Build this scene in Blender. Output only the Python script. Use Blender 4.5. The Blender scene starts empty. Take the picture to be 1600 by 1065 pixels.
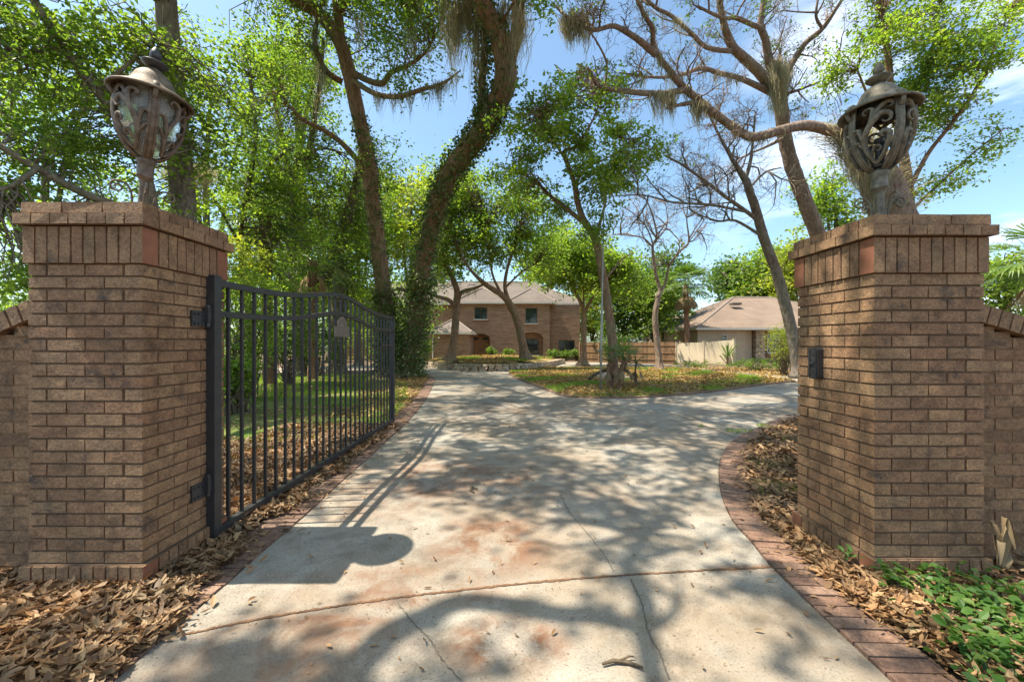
import bpy, bmesh, math, random
import numpy as np
from mathutils import Vector

# ------------------------------------------------------------------ camera, sky, sun
scene = bpy.context.scene
FPX, CX, HY, EYE = 633.0, 805.0, 535.0, 1.32
cam_d = bpy.data.cameras.new('camera'); cam = bpy.data.objects.new('camera', cam_d)
scene.collection.objects.link(cam); scene.camera = cam
cam.location = (0, 0, EYE); cam.rotation_euler = (math.radians(90), 0, 0)
cam_d.sensor_width = 36; cam_d.lens = FPX/1600*36
cam_d.shift_x = -(CX-800)/1600; cam_d.shift_y = (HY-532.5)/1600
cam_d.clip_start = 0.05; cam_d.clip_end = 1500

SUNV = Vector((0.486, 0.045, -1.0)).normalized()
world = bpy.data.worlds.new('World'); scene.world = world; world.use_nodes = True
wn, wl = world.node_tree.nodes, world.node_tree.links
bg = wn['Background']
sky = wn.new('ShaderNodeTexSky'); sky.sky_type = 'NISHITA'; sky.sun_disc = False
sky.sun_elevation = math.asin(-SUNV.z); sky.sun_rotation = math.atan2(-SUNV.x, -SUNV.y)
sky.air_density = 1.0; sky.dust_density = 1.6; sky.ozone_density = 0.9
tc = wn.new('ShaderNodeTexCoord'); mp = wn.new('ShaderNodeMapping'); mp.inputs['Scale'].default_value = (1.6, 1.6, 5.0)
nz = wn.new('ShaderNodeTexNoise'); nz.inputs['Scale'].default_value = 1.5; nz.inputs['Detail'].default_value = 7; nz.inputs['Roughness'].default_value = .55
rp = wn.new('ShaderNodeValToRGB'); rp.color_ramp.elements[0].position = .43; rp.color_ramp.elements[1].position = .62
rp.color_ramp.elements[0].color = (0, 0, 0, 1); rp.color_ramp.elements[1].color = (.9, .9, .9, 1)
mx = wn.new('ShaderNodeMixRGB'); mx.inputs[2].default_value = (8.2, 8.4, 9.0, 1)
wl.new(tc.outputs['Generated'], mp.inputs[0]); wl.new(mp.outputs[0], nz.inputs['Vector']); wl.new(nz.outputs[0], rp.inputs[0])
sx_ = wn.new('ShaderNodeSeparateXYZ'); wl.new(tc.outputs['Generated'], sx_.inputs[0]); mr_ = wn.new('ShaderNodeMapRange'); mr_.inputs[1].default_value = .40; mr_.inputs[2].default_value = .60; wl.new(sx_.outputs[0], mr_.inputs[0])
mm_ = wn.new('ShaderNodeMath'); mm_.operation = 'MULTIPLY'; wl.new(rp.outputs[0], mm_.inputs[0]); wl.new(mr_.outputs[0], mm_.inputs[1])
tint = wn.new('ShaderNodeMixRGB'); tint.blend_type = 'MULTIPLY'; tint.inputs[0].default_value = 1; tint.inputs[2].default_value = (.90, 1.03, 1.0, 1); wl.new(sky.outputs[0], tint.inputs[1])
wl.new(mm_.outputs[0], mx.inputs[0]); wl.new(tint.outputs[0], mx.inputs[1]); wl.new(mx.outputs[0], bg.inputs[0])
bg.inputs[1].default_value = 0.122
sl = bpy.data.lights.new('sun', 'SUN'); sl.energy = 4.9; sl.angle = math.radians(.53); sl.color = (1, .91, .76)
so = bpy.data.objects.new('sun', sl); scene.collection.objects.link(so); so.location = (-20, -2, 40)
so.rotation_euler = SUNV.to_track_quat('-Z', 'Y').to_euler()
scene.view_settings.view_transform = 'Standard'; scene.view_settings.look = 'None'
scene.view_settings.gamma = 1; scene.view_settings.exposure = 1.2
scene.render.engine = 'CYCLES'
c = scene.cycles
c.max_bounces = 7; c.diffuse_bounces = 4; c.glossy_bounces = 3; c.transmission_bounces = 5; c.transparent_max_bounces = 8
c.use_denoising = True; c.sample_clamp_indirect = 6
c.caustics_reflective = False; c.caustics_refractive = False

# ------------------------------------------------------------------ helpers
SLOPE, BEND = 0.015, 12.0
def gz(y): return -max(0.0, y-BEND)*SLOPE
def P(px, py, d): return np.array([(px-CX)*d/FPX, d, EYE+(HY-py)*d/FPX])
def G(px, py):
    k = (py-HY)/FPX; y = EYE/k
    if y > BEND: y = (EYE-BEND*SLOPE)/(k-SLOPE)
    return np.array([(px-CX)*y/FPX, y, gz(y)])

class MB:
    def __init__(s): s.V = []; s.n = 0; s.Q = []; s.T = []; s.mq = []; s.mt = []
    def add(s, V, Q=None, T=None, mi=0):
        V = np.asarray(V, float).reshape(-1, 3)
        if Q is not None and len(Q):
            Q = np.asarray(Q, int).reshape(-1, 4)+s.n; s.Q.append(Q); s.mq.append(np.full(len(Q), mi) if np.isscalar(mi) else mi)
        if T is not None and len(T):
            T = np.asarray(T, int).reshape(-1, 3)+s.n; s.T.append(T); s.mt.append(np.full(len(T), mi) if np.isscalar(mi) else mi)
        s.V.append(V); s.n += len(V)
    def box(s, x0, x1, y0, y1, z0, z1, mi=0, sidemi=None, j=0):
        V = np.array([[x, y, z] for z in (z0, z1) for y in (y0, y1) for x in (x0, x1)])
        if j: V = V+np.random.uniform(-j, j, V.shape)
        Q = [[0, 2, 3, 1], [4, 5, 7, 6], [0, 1, 5, 4], [2, 6, 7, 3], [0, 4, 6, 2], [1, 3, 7, 5]]
        m = [mi]*6
        if sidemi is not None: m[4] = m[5] = sidemi
        s.add(V, Q, mi=np.array(m))
    def obox(s, c, ax, ay, az, mi=0):   # oriented box by half axes
        c, ax, ay, az = map(lambda v: np.asarray(v, float), (c, ax, ay, az))
        V = np.array([c+sx*ax+sy*ay+sz*az for sz in (-1, 1) for sy in (-1, 1) for sx in (-1, 1)])
        s.add(V, [[0, 2, 3, 1], [4, 5, 7, 6], [0, 1, 5, 4], [2, 6, 7, 3], [0, 4, 6, 2], [1, 3, 7, 5]], mi=mi)
    def lathe(s, prof, cx=0, cy=0, z0=0, n=24, mi=0, flute=0):
        prof = np.asarray(prof, float); a = np.linspace(0, 2*math.pi, n, endpoint=False)
        k = 1+flute*np.cos(a*(n//2)) if flute else np.ones(n)
        V = np.stack([cx+np.outer(prof[:, 0], np.cos(a)*k), cy+np.outer(prof[:, 0], np.sin(a)*k), z0+np.repeat(prof[:, 1][:, None], n, 1)], -1).reshape(-1, 3)
        i, j = np.meshgrid(np.arange(len(prof)-1), np.arange(n), indexing='ij'); j2 = (j+1) % n
        s.add(V, np.stack([i*n+j, i*n+j2, (i+1)*n+j2, (i+1)*n+j], -1).reshape(-1, 4), mi=mi)
    def tube(s, pts, rads, sides=8, bump=0.0, mi=0, flat=None):
        pts = np.asarray(pts, float); m = len(pts)
        rads = np.asarray(rads, float)*np.ones(m)
        t = np.gradient(pts, axis=0); t /= np.linalg.norm(t, axis=1)[:, None]+1e-9
        u = np.cross(t[0], [0.13, 1, 0.21]); u /= np.linalg.norm(u)+1e-9
        a = np.linspace(0, 2*math.pi, sides, endpoint=False)
        rings = []
        for k in range(m):
            u = u-np.dot(u, t[k])*t[k]; u /= np.linalg.norm(u)+1e-9; v = np.cross(t[k], u)
            r = rads[k]*np.ones(sides)
            if bump:
                r = r*(1+bump*(np.sin(a*3+k*.35)*.5+np.sin(a*7-k*.6+1.3)*.35+np.random.uniform(-.5, .5, sides)))
            if flat: rings.append(pts[k]+np.outer(np.cos(a)*r, u)+np.outer(np.sin(a)*r*flat, v))
            else: rings.append(pts[k]+np.outer(np.cos(a)*r, u)+np.outer(np.sin(a)*r, v))
        V = np.concatenate(rings+[pts[:1], pts[-1:]])
        i, j = np.meshgrid(np.arange(m-1), np.arange(sides), indexing='ij'); j2 = (j+1) % sides
        Q = np.stack([i*sides+j, i*sides+j2, (i+1)*sides+j2, (i+1)*sides+j], -1).reshape(-1, 4)
        jj = np.arange(sides); T = np.concatenate([np.stack([np.full(sides, m*sides), (jj+1) % sides, jj], -1),
            np.stack([np.full(sides, m*sides+1), (m-1)*sides+jj, (m-1)*sides+(jj+1) % sides], -1)])
        s.add(V, Q, T, mi=mi)
    def build(s, name, mats, parent=None, smooth=False):
        V = np.concatenate(s.V) if s.V else np.zeros((0, 3))
        if parent is not None: V = V-np.array(parent['_o'])
        Q = np.concatenate(s.Q) if s.Q else np.zeros((0, 4), int); T = np.concatenate(s.T) if s.T else np.zeros((0, 3), int)
        mi = np.concatenate((s.mq or [np.zeros(0)])+(s.mt or [np.zeros(0)])).astype(np.int32)
        me = bpy.data.meshes.new(name)
        me.vertices.add(len(V)); me.vertices.foreach_set('co', V.astype(np.float32).ravel())
        nl = len(Q)*4+len(T)*3; me.loops.add(nl)
        me.loops.foreach_set('vertex_index', np.concatenate([Q.ravel(), T.ravel()]).astype(np.int32))
        me.polygons.add(len(Q)+len(T))
        ls = np.concatenate([np.arange(len(Q))*4, len(Q)*4+np.arange(len(T))*3]).astype(np.int32)
        me.polygons.foreach_set('loop_start', ls)
        me.polygons.foreach_set('loop_total', np.concatenate([np.full(len(Q), 4), np.full(len(T), 3)]).astype(np.int32))
        me.polygons.foreach_set('material_index', mi)
        me.polygons.foreach_set('use_smooth', np.full(len(Q)+len(T), smooth))
        for m in (mats if isinstance(mats, (list, tuple)) else [mats]): me.materials.append(m)
        me.update(calc_edges=True); me.validate()
        o = bpy.data.objects.new(name, me); scene.collection.objects.link(o)
        if parent is not None: o.parent = parent
        return o

def thing(name, label, cat, loc=(0, 0, 0), group=None):
    o = bpy.data.objects.new(name, None); scene.collection.objects.link(o)
    o.location = loc; o.empty_display_size = .2; o['_o'] = [float(v) for v in loc]
    o['label'] = label; o['category'] = cat
    if group: o['group'] = group
    return o
def tag(o, label, cat, group=None, kind=None):
    o['label'] = label; o['category'] = cat
    if group: o['group'] = group
    if kind: o['kind'] = kind
    return o
def sub(mb, name, mats, part, smooth=False):          # sub-part: child of a part, same origin as its thing
    o = mb.build(name, mats, None, smooth)
    org = np.array(part.parent['_o']) if part.parent else np.zeros(3)
    n = len(o.data.vertices); co = np.empty(n*3, np.float32); o.data.vertices.foreach_get('co', co)
    o.data.vertices.foreach_set('co', (co.reshape(-1, 3)-org).ravel().astype(np.float32)); o.parent = part
    return o

# ------------------------------------------------------------------ materials
def newmat(name):
    m = bpy.data.materials.new(name); m.use_nodes = True
    return m, m.node_tree.nodes, m.node_tree.links, m.node_tree.nodes['Principled BSDF']
def ramp(n, cols, pos=None):
    r = n.new('ShaderNodeValToRGB'); e = r.color_ramp.elements
    k = len(cols); pos = pos or [i/(k-1) for i in range(k)]
    while len(e) < k: e.new(.5)
    for i in range(k): e[i].position = pos[i]; e[i].color = (*cols[i], 1)
    return r
def noise(n, l, scale, detail=5, rough=.6, vec=None, dist=0):
    x = n.new('ShaderNodeTexNoise'); x.inputs['Scale'].default_value = scale; x.inputs['Detail'].default_value = detail
    x.inputs['Roughness'].default_value = rough; x.inputs['Distortion'].default_value = dist
    if vec is not None: l.new(vec, x.inputs['Vector'])
    return x
def mix(n, l, a, b, f, mode='MIX'):
    x = n.new('ShaderNodeMixRGB'); x.blend_type = mode
    for i, v in ((0, f), (1, a), (2, b)):
        if isinstance(v, (int, float)): x.inputs[i].default_value = v if i == 0 else (v, v, v, 1)
        elif isinstance(v, tuple): x.inputs[i].default_value = (*v, 1)
        else: l.new(v, x.inputs[i])
    return x.outputs[0]
def objvec(n, l, scale=(1, 1, 1)):
    t = n.new('ShaderNodeTexCoord'); m = n.new('ShaderNodeMapping'); m.inputs['Scale'].default_value = scale
    l.new(t.outputs['Object'], m.inputs[0]); return m.outputs[0]
def bump(n, l, b, h, strength=.4, dist=.01):
    x = n.new('ShaderNodeBump'); x.inputs['Strength'].default_value = strength; x.inputs['Distance'].default_value = dist
    l.new(h, x.inputs['Height']); l.new(x.outputs[0], b.inputs['Normal'])
def simple(name, cols, scale=6, rough=.7, bs=.3, bd=.01, metal=0, vec=(1, 1, 1), spec=.3, island=None):
    m, n, l, b = newmat(name); v = objvec(n, l, vec)
    nz = noise(n, l, scale, 7, .65, v); r = ramp(n, cols, [.3+.4*i/(len(cols)-1) for i in range(len(cols))]); l.new(nz.outputs[0], r.inputs[0]); col = r.outputs[0]
    if island:
        g = n.new('ShaderNodeNewGeometry'); r2 = ramp(n, island); l.new(g.outputs['Random Per Island'], r2.inputs[0]); col = mix(n, l, col, r2.outputs[0], 1.0, 'MULTIPLY')
    l.new(col, b.inputs['Base Color']); b.inputs['Roughness'].default_value = rough; b.inputs['Metallic'].default_value = metal
    b.inputs['Specular IOR Level'].default_value = spec
    nf = noise(n, l, scale*5, 5, .7, v); bump(n, l, b, nf.outputs[0], bs, bd)
    return m

def brick_mat(name, cols, dark=(.075, .05, .036)):
    m, n, l, b = newmat(name); v = objvec(n, l)
    g = n.new('ShaderNodeNewGeometry'); r = ramp(n, cols); l.new(g.outputs['Random Per Island'], r.inputs[0])
    n1 = noise(n, l, 11, 9, .78, v); r1 = ramp(n, [(.45, .40, .36), (.95, .93, .9), (1.35, 1.3, 1.2)], [.32, .5, .68]); l.new(n1.outputs[0], r1.inputs[0]); col = mix(n, l, r.outputs[0], r1.outputs[0], 1.0, 'MULTIPLY')
    n0 = noise(n, l, 75, 5, .75, v); r0 = ramp(n, [(.55, .5, .46), (1, 1, 1), (1.4, 1.35, 1.25)], [.33, .5, .68]); l.new(n0.outputs[0], r0.inputs[0]); col = mix(n, l, col, r0.outputs[0], .9, 'MULTIPLY')
    # charred patches on some bricks
    n2 = noise(n, l, 6, 8, .75, v, .4); rr = ramp(n, [(0, 0, 0), (1, 1, 1)], [.54, .66]); l.new(n2.outputs[0], rr.inputs[0])
    mt = n.new('ShaderNodeMath'); mt.operation = 'GREATER_THAN'; mt.inputs[1].default_value = .7
    mul = n.new('ShaderNodeMath'); mul.operation = 'MULTIPLY'
    fr = n.new('ShaderNodeMath'); fr.operation = 'FRACT'; ml = n.new('ShaderNodeMath'); ml.operation = 'MULTIPLY'; ml.inputs[1].default_value = 17.3
    l.new(g.outputs['Random Per Island'], ml.inputs[0]); l.new(ml.outputs[0], fr.inputs[0]); l.new(fr.outputs[0], mt.inputs[0])
    l.new(mt.outputs[0], mul.inputs[0]); l.new(rr.outputs[0], mul.inputs[1]); col = mix(n, l, col, dark, mul.outputs[0])
    # sandy pale flecks
    n3 = noise(n, l, 120, 3, .6, v); r3 = ramp(n, [(0, 0, 0), (.75, .75, .75)], [.6, .72]); l.new(n3.outputs[0], r3.inputs[0])
    n4 = noise(n, l, 14, 4, .6, v); r4 = ramp(n, [(0, 0, 0), (1, 1, 1)], [.45, .65]); l.new(n4.outputs[0], r4.inputs[0])
    f = mix(n, l, r3.outputs[0], r4.outputs[0], 1.0, 'MULTIPLY'); col = mix(n, l, col, (.55, .46, .34), f)
    l.new(col, b.inputs['Base Color']); b.inputs['Roughness'].default_value = .85
    nf = noise(n, l, 60, 6, .7, v); bump(n, l, b, nf.outputs[0], 1.0, .009)
    return m
M = {}
M['brick'] = brick_mat('brown_brick', [(.225, .133, .072), (.265, .162, .088), (.185, .105, .058), (.30, .19, .105), (.235, .128, .070), (.25, .162, .09)])
M['brick_red'] = simple('smooth_red_brick', [(.17, .068, .038), (.27, .115, .065)], 8, .8)
M['mortar'] = simple('brown_mortar', [(.12, .072, .044), (.18, .115, .072)], 30, .9, .6)
M['paver'] = brick_mat('paver_brick', [(.19, .11, .08), (.25, .15, .105), (.15, .095, .07), (.27, .175, .13)], (.14, .1, .08))
M['iron'] = simple('black_iron', [(.022, .022, .024), (.04, .04, .042)], 20, .42, .1, .002, 0, spec=.5)
M['lampmetal_l'] = simple('rusty_bronze', [(.055, .042, .032), (.135, .10, .072), (.21, .175, .135)], 22, .6, .5, .004, .25)
M['lampmetal_r'] = simple('weathered_bronze', [(.055, .05, .04), (.135, .12, .09), (.22, .20, .15)], 22, .6, .5, .004, .25)
M['plaque'] = simple('bronze_plaque', [(.15, .125, .1), (.24, .20, .16)], 40, .5, .3, .003, .3)

def bark(name, cols, moss=.35, mcol=(.16, .17, .10)):
    m, n, l, b = newmat(name); v = objvec(n, l, (1, 1, .28))
    nz = noise(n, l, 11, 10, .8, v, .8); r = ramp(n, cols, [.32, .5, .68][:len(cols)]); l.new(nz.outputs[0], r.inputs[0])
    n2 = noise(n, l, 1.3, 5, .65, objvec(n, l)); rr = ramp(n, [(0, 0, 0), (moss*1.6, moss*1.6, moss*1.6)], [.48, .62]); l.new(n2.outputs[0], rr.inputs[0])
    col = mix(n, l, r.outputs[0], mcol, rr.outputs[0]); l.new(col, b.inputs['Base Color']); b.inputs['Roughness'].default_value = .95
    b.inputs['Specular IOR Level'].default_value = .15
    vo = n.new('ShaderNodeTexVoronoi'); vo.inputs['Scale'].default_value = 14; l.new(v, vo.inputs['Vector'])
    h = mix(n, l, vo.outputs['Distance'], noise(n, l, 30, 6, .7, v).outputs[0], .5); bump(n, l, b, h, 1.0, .05)
    return m
M['bark_oak'] = bark('oak_bark', [(.06, .034, .022), (.24, .145, .092), (.36, .25, .175)])
M['bark_grey'] = bark('grey_bark', [(.06, .05, .042), (.20, .165, .135), (.36, .31, .26)], .2)
M['bark_dark'] = bark('dark_bark', [(.05, .04, .03), (.12, .09, .06), (.19, .14, .10)], .5)
M['bark_dead'] = bark('dead_branch_bark', [(.07, .048, .036), (.22, .155, .12), (.38, .30, .24)], .25, (.3, .27, .21))
M['palmtrunk'] = bark('palm_trunk', [(.08, .045, .03), (.21, .12, .075), (.30, .19, .13)], 0)

def leafmat(name, cols, trans=.5, tcol=(.36, .42, .14), rough=.45, noise_s=.9):
    m, n, l, b = newmat(name)
    g = n.new('ShaderNodeNewGeometry'); r = ramp(n, cols); l.new(g.outputs['Random Per Island'], r.inputs[0])
    nz = noise(n, l, noise_s, 3, .5, objvec(n, l)); r2 = ramp(n, [(.72, .78, .75), (1.25, 1.18, .95)], [.35, .65]); l.new(nz.outputs[0], r2.inputs[0])
    col = mix(n, l, r.outputs[0], r2.outputs[0], 1.0, 'MULTIPLY')
    l.new(col, b.inputs['Base Color']); b.inputs['Roughness'].default_value = rough; b.inputs['Specular IOR Level'].default_value = .35
    t = n.new('ShaderNodeBsdfTranslucent'); tcx = mix(n, l, col, (tcol[0]*6, tcol[1]*6, tcol[2]*6), 1.0, 'MULTIPLY'); l.new(tcx, t.inputs[0])
    ms = n.new('ShaderNodeMixShader'); ms.inputs[0].default_value = trans
    out = n['Material Output']; l.new(b.outputs[0], ms.inputs[1]); l.new(t.outputs[0], ms.inputs[2]); l.new(ms.outputs[0], out.inputs[0])
    return m
M['leaf_bright'] = leafmat('bright_leaf', [(.12, .175, .035), (.19, .25, .055), (.13, .195, .042), (.25, .27, .075)])
M['leaf_mid'] = leafmat('mid_leaf', [(.07, .115, .032), (.125, .175, .045), (.10, .15, .038), (.18, .21, .06)])
M['leaf_dark'] = leafmat('dark_leaf', [(.045, .09, .02), (.08, .135, .028), (.06, .11, .025), (.12, .165, .035)], .35)
M['leaf_yellow'] = leafmat('yellow_leaf', [(.15, .19, .04), (.23, .245, .06), (.27, .25, .06), (.13, .18, .04)])
M['leaf_ivy'] = leafmat('ivy_leaf', [(.04, .075, .025), (.08, .12, .04), (.12, .16, .06), (.24, .24, .15)], .25, rough=.3)  # palest ramp tone stands in for highlights on the ivy leaves
M['leaf_vinca'] = leafmat('vinca_leaf', [(.03, .08, .015), (.06, .13, .025), (.04, .10, .02), (.11, .17, .04)], .3, rough=.5)
M['litter'] = leafmat('dry_leaf', [(.13, .068, .036), (.28, .165, .09), (.19, .105, .055), (.40, .27, .16), (.085, .048, .028), (.31, .20, .12), (.23, .13, .075)], .12, (.2, .16, .12), .6, 2.0)
M['litter_yellow'] = leafmat('yellow_dry_leaf', [(.30, .20, .07), (.40, .27, .10), (.25, .14, .065), (.33, .25, .07), (.18, .105, .055)], .15, (.22, .18, .08), .6, 2.0)
M['grass'] = leafmat('grass_blade', [(.10, .17, .025), (.16, .24, .035), (.21, .27, .045), (.12, .20, .03)], .35, noise_s=.8)
M['moss'] = leafmat('spanish_moss', [(.36, .34, .25), (.48, .45, .35), (.40, .38, .29), (.28, .26, .19)], .45, (.17, .16, .14), .9)
M['frond'] = leafmat('palm_frond', [(.05, .10, .03), (.09, .15, .04), (.12, .17, .05), (.07, .13, .04)], .25, rough=.35)
M['frond_dead'] = leafmat('dead_frond', [(.25, .17, .10), (.34, .25, .16), (.20, .13, .08)], .15, (.2, .17, .12), .8)

def glassy(name, col, rough=.05):
    m, n, l, b = newmat(name); b.inputs['Base Color'].default_value = (*col, 1); b.inputs['Roughness'].default_value = rough
    b.inputs['Specular IOR Level'].default_value = .8
    nz = noise(n, l, 1.2, 3, .5, objvec(n, l)); bump(n, l, b, nz.outputs[0], .15, .05)
    return m
M['pane'] = glassy('window_glass', (.02, .03, .035))
def clearglass():
    m, n, l, b = newmat('wavy_lamp_glass'); b.inputs['Base Color'].default_value = (.86, .9, .84, 1); b.inputs['Roughness'].default_value = .08
    b.inputs['Transmission Weight'].default_value = .8; b.inputs['IOR'].default_value = 1.15
    nz = noise(n, l, 22, 3, .5, objvec(n, l), 1.2); bump(n, l, b, nz.outputs[0], .7, .01)
    return m
M['lampglass'] = clearglass()

# concrete with stains
def concrete():
    m, n, l, b = newmat('stained_concrete'); v = objvec(n, l)
    n1 = noise(n, l, .9, 8, .62, v); r1 = ramp(n, [(.165, .148, .12), (.265, .245, .205), (.375, .352, .305)], [.3, .5, .72]); l.new(n1.outputs[0], r1.inputs[0])
    col = r1.outputs[0]
    n2 = noise(n, l, 90, 4, .7, v); r2 = ramp(n, [(.5, .48, .45), (1, 1, 1), (1.2, 1.2, 1.18)], [.32, .5, .7]); l.new(n2.outputs[0], r2.inputs[0]); col = mix(n, l, col, r2.outputs[0], .8, 'MULTIPLY')
    # rusty tannin stains: noise gated by blobs where they lie on the slab
    st = noise(n, l, 3.2, 9, .72, v, .5); rs = ramp(n, [(.12, .12, .12), (.95, .95, .95)], [.42, .58]); l.new(st.outputs[0], rs.inputs[0])
    sep = n.new('ShaderNodeSeparateXYZ'); l.new(v, sep.inputs[0])
    acc = None
    for (px, py, rx, ry, s) in ((790, 1005, .27, .17, 1.3), (600, 770, 1.0, .7, .55), (770, 845, .42, .42, 1.0), (450, 1010, .55, .25, .75), (720, 745, 1.1, .8, .7), (640, 905, .5, .16, .7), (520, 970, .3, .06, .9),
                                (900, 790, .7, .5, .35), (820, 640, 1.6, 1.5, .35), (620, 930, .6, .1, .8), (560, 880, .3, .2, .2), (1190, 888, .3, .06, .8)):
        g0 = G(px, py)
        vm = n.new('ShaderNodeVectorMath'); vm.operation = 'SUBTRACT'; l.new(v, vm.inputs[0]); vm.inputs[1].default_value = (g0[0], g0[1], 0)
        dv = n.new('ShaderNodeVectorMath'); dv.operation = 'DIVIDE'; l.new(vm.outputs[0], dv.inputs[0]); dv.inputs[1].default_value = (rx, ry, 50)
        ln = n.new('ShaderNodeVectorMath'); ln.operation = 'LENGTH'; l.new(dv.outputs[0], ln.inputs[0])
        mr = n.new('ShaderNodeMapRange'); mr.inputs[1].default_value = 1.25; mr.inputs[2].default_value = .55; mr.inputs[3].default_value = 0; mr.inputs[4].default_value = s
        mr.interpolation_type = 'LINEAR'; l.new(ln.outputs['Value'], mr.inputs[0])
        if acc is None: acc = mr.outputs[0]
        else:
            a = n.new('ShaderNodeMath'); a.operation = 'MAXIMUM'; l.new(acc, a.inputs[0]); l.new(mr.outputs[0], a.inputs[1]); acc = a.outputs[0]
    k = n.new('ShaderNodeMath'); k.operation = 'MULTIPLY'; l.new(rs.outputs[0], k.inputs[0]); l.new(acc, k.inputs[1])
    n5 = noise(n, l, .6, 9, .72, v); r5 = ramp(n, [(0, 0, 0), (.85, .85, .85)], [.42, .66]); l.new(n5.outputs[0], r5.inputs[0]); col = mix(n, l, col, (.24, .17, .105), r5.outputs[0])
    col = mix(n, l, col, (.15, .068, .032), k.outputs[0])
    n7 = noise(n, l, 2.3, 9, .75, v, .3); r7 = ramp(n, [(1.08, 1.08, 1.08), (.55, .5, .44)], [.48, .66]); l.new(n7.outputs[0], r7.inputs[0]); col = mix(n, l, col, r7.outputs[0], .8, 'MULTIPLY')
    n6 = noise(n, l, 55, 3, .5, v); r6 = ramp(n, [(0, 0, 0), (1, 1, 1)], [.63, .68]); l.new(n6.outputs[0], r6.inputs[0]); col = mix(n, l, col, (.14, .10, .075), r6.outputs[0])
    l.new(col, b.inputs['Base Color']); b.inputs['Roughness'].default_value = .88
    bump(n, l, b, noise(n, l, 70, 6, .75, v).outputs[0], .5, .006)
    return m
M['concrete'] = concrete()
M['soil'] = simple('leafy_soil', [(.06, .04, .025), (.13, .085, .05), (.21, .15, .095)], 9, .95, .8, .03)
M['lawn'] = simple('lawn_soil', [(.07, .11, .02), (.13, .16, .03), (.20, .17, .07)], 1.4, .95, .8, .03)
M['island'] = simple('leafy_lawn', [(.13, .15, .03), (.25, .18, .07), (.32, .23, .11)], 1.2, .95, .8, .03)
M['mound'] = simple('sandy_mound', [(.24, .18, .14), (.34, .27, .21)], 3, .95, .8, .03)
M['joint'] = simple('joint_debris', [(.10, .055, .03), (.24, .13, .07)], 25, .95, .8, .01)
M['crack'] = simple('crack_dirt', [(.09, .08, .065), (.15, .13, .1)], 25, .95, .6, .01)

# ------------------------------------------------------------------ ground sheets
def sheet(name, poly, z, mat, kind='structure', label=None):
    bm = bmesh.new(); vs = [bm.verts.new((p[0], p[1], 0)) for p in poly]; f = bm.faces.new(vs)
    if f.normal.z < 0 or f.calc_area() and f.normal.z < 0: bmesh.ops.reverse_faces(bm, faces=[f])
    bm.faces.ensure_lookup_table(); bm.normal_update()
    if bm.faces[0].normal.z < 0: bmesh.ops.reverse_faces(bm, faces=bm.faces[:])
    bmesh.ops.bisect_plane(bm, geom=bm.verts[:]+bm.edges[:]+bm.faces[:], plane_co=(0, BEND, 0), plane_no=(0, 1, 0))
    for v in bm.verts: v.co.z = z+gz(v.co.y)
    bmesh.ops.triangulate(bm, faces=bm.faces[:])
    me = bpy.data.meshes.new(name); bm.to_mesh(me); bm.free(); me.materials.append(mat)
    o = bpy.data.objects.new(name, me); scene.collection.objects.link(o)
    if kind: o['kind'] = kind
    return o
def cat(pts, n=8, closed=False):
    pts = np.asarray(pts, float); N = len(pts); out = []
    for i in range(N if closed else N-1):
        if closed: p0, p1, p2, p3 = pts[i-1], pts[i], pts[(i+1) % N], pts[(i+2) % N]
        else: p0, p1, p2, p3 = pts[max(i-1, 0)], pts[i], pts[i+1], pts[min(i+2, N-1)]
        for t in np.linspace(0, 1, n, endpoint=False):
            out.append(.5*((2*p1)+(-p0+p2)*t+(2*p0-5*p1+4*p2-p3)*t*t+(-p0+3*p1-3*p2+p3)*t**3))
    if not closed: out.append(pts[-1])
    return np.array(out)
sheet('ground', [(-400, -20), (400, -20), (400, 700), (-400, 700)], -.012, M['soil'])
Lraw = [(-1.56, -2), (-1.56, .5), (-1.57, 1.97), (-1.594, 2.58), (-1.60, 3.03), (-1.65, 3.96), (-1.68, 4.72), (-1.74, 5.84), (-1.80, 6.9)]
Lraw += [tuple(G(665, 625)[:2]), tuple(G(677, 601)[:2]), tuple(G(678, 590)[:2]), tuple(G(660, 581)[:2]), tuple(G(620, 576)[:2]), (-11, 19.3), (-20, 20), (-34, 20)]
Rraw = [(1.45, -2), (1.45, .6), (1.466, 1.586), (1.506, 2.35), (1.559, 2.674), (1.63, 3.08), (1.89, 3.75), (2.33, 4.6), (2.93, 5.46), (3.73, 6.25), (4.94, 7.2), (8, 8.2), (14, 8.6), (40, 8.6)]
Lc = cat(Lraw); Rc = cat(Rraw)
back = [(40, 11.6), (20, 12.2), (13.5, 14)]+[tuple(G(1240, 588)[:2]), tuple(G(1150, 578)[:2]), tuple(G(1060, 571)[:2])]+[(10, 30), (6, 34), (0, 36), (-7, 34), (-10, 28), (-14, 24), (-34, 23)]
sheet('driveway', [tuple(p) for p in Lc[::-1]][0:0]+[tuple(p) for p in Rc]+back+[tuple(p) for p in Lc[::-1]], 0.0, M['concrete'])
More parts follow.
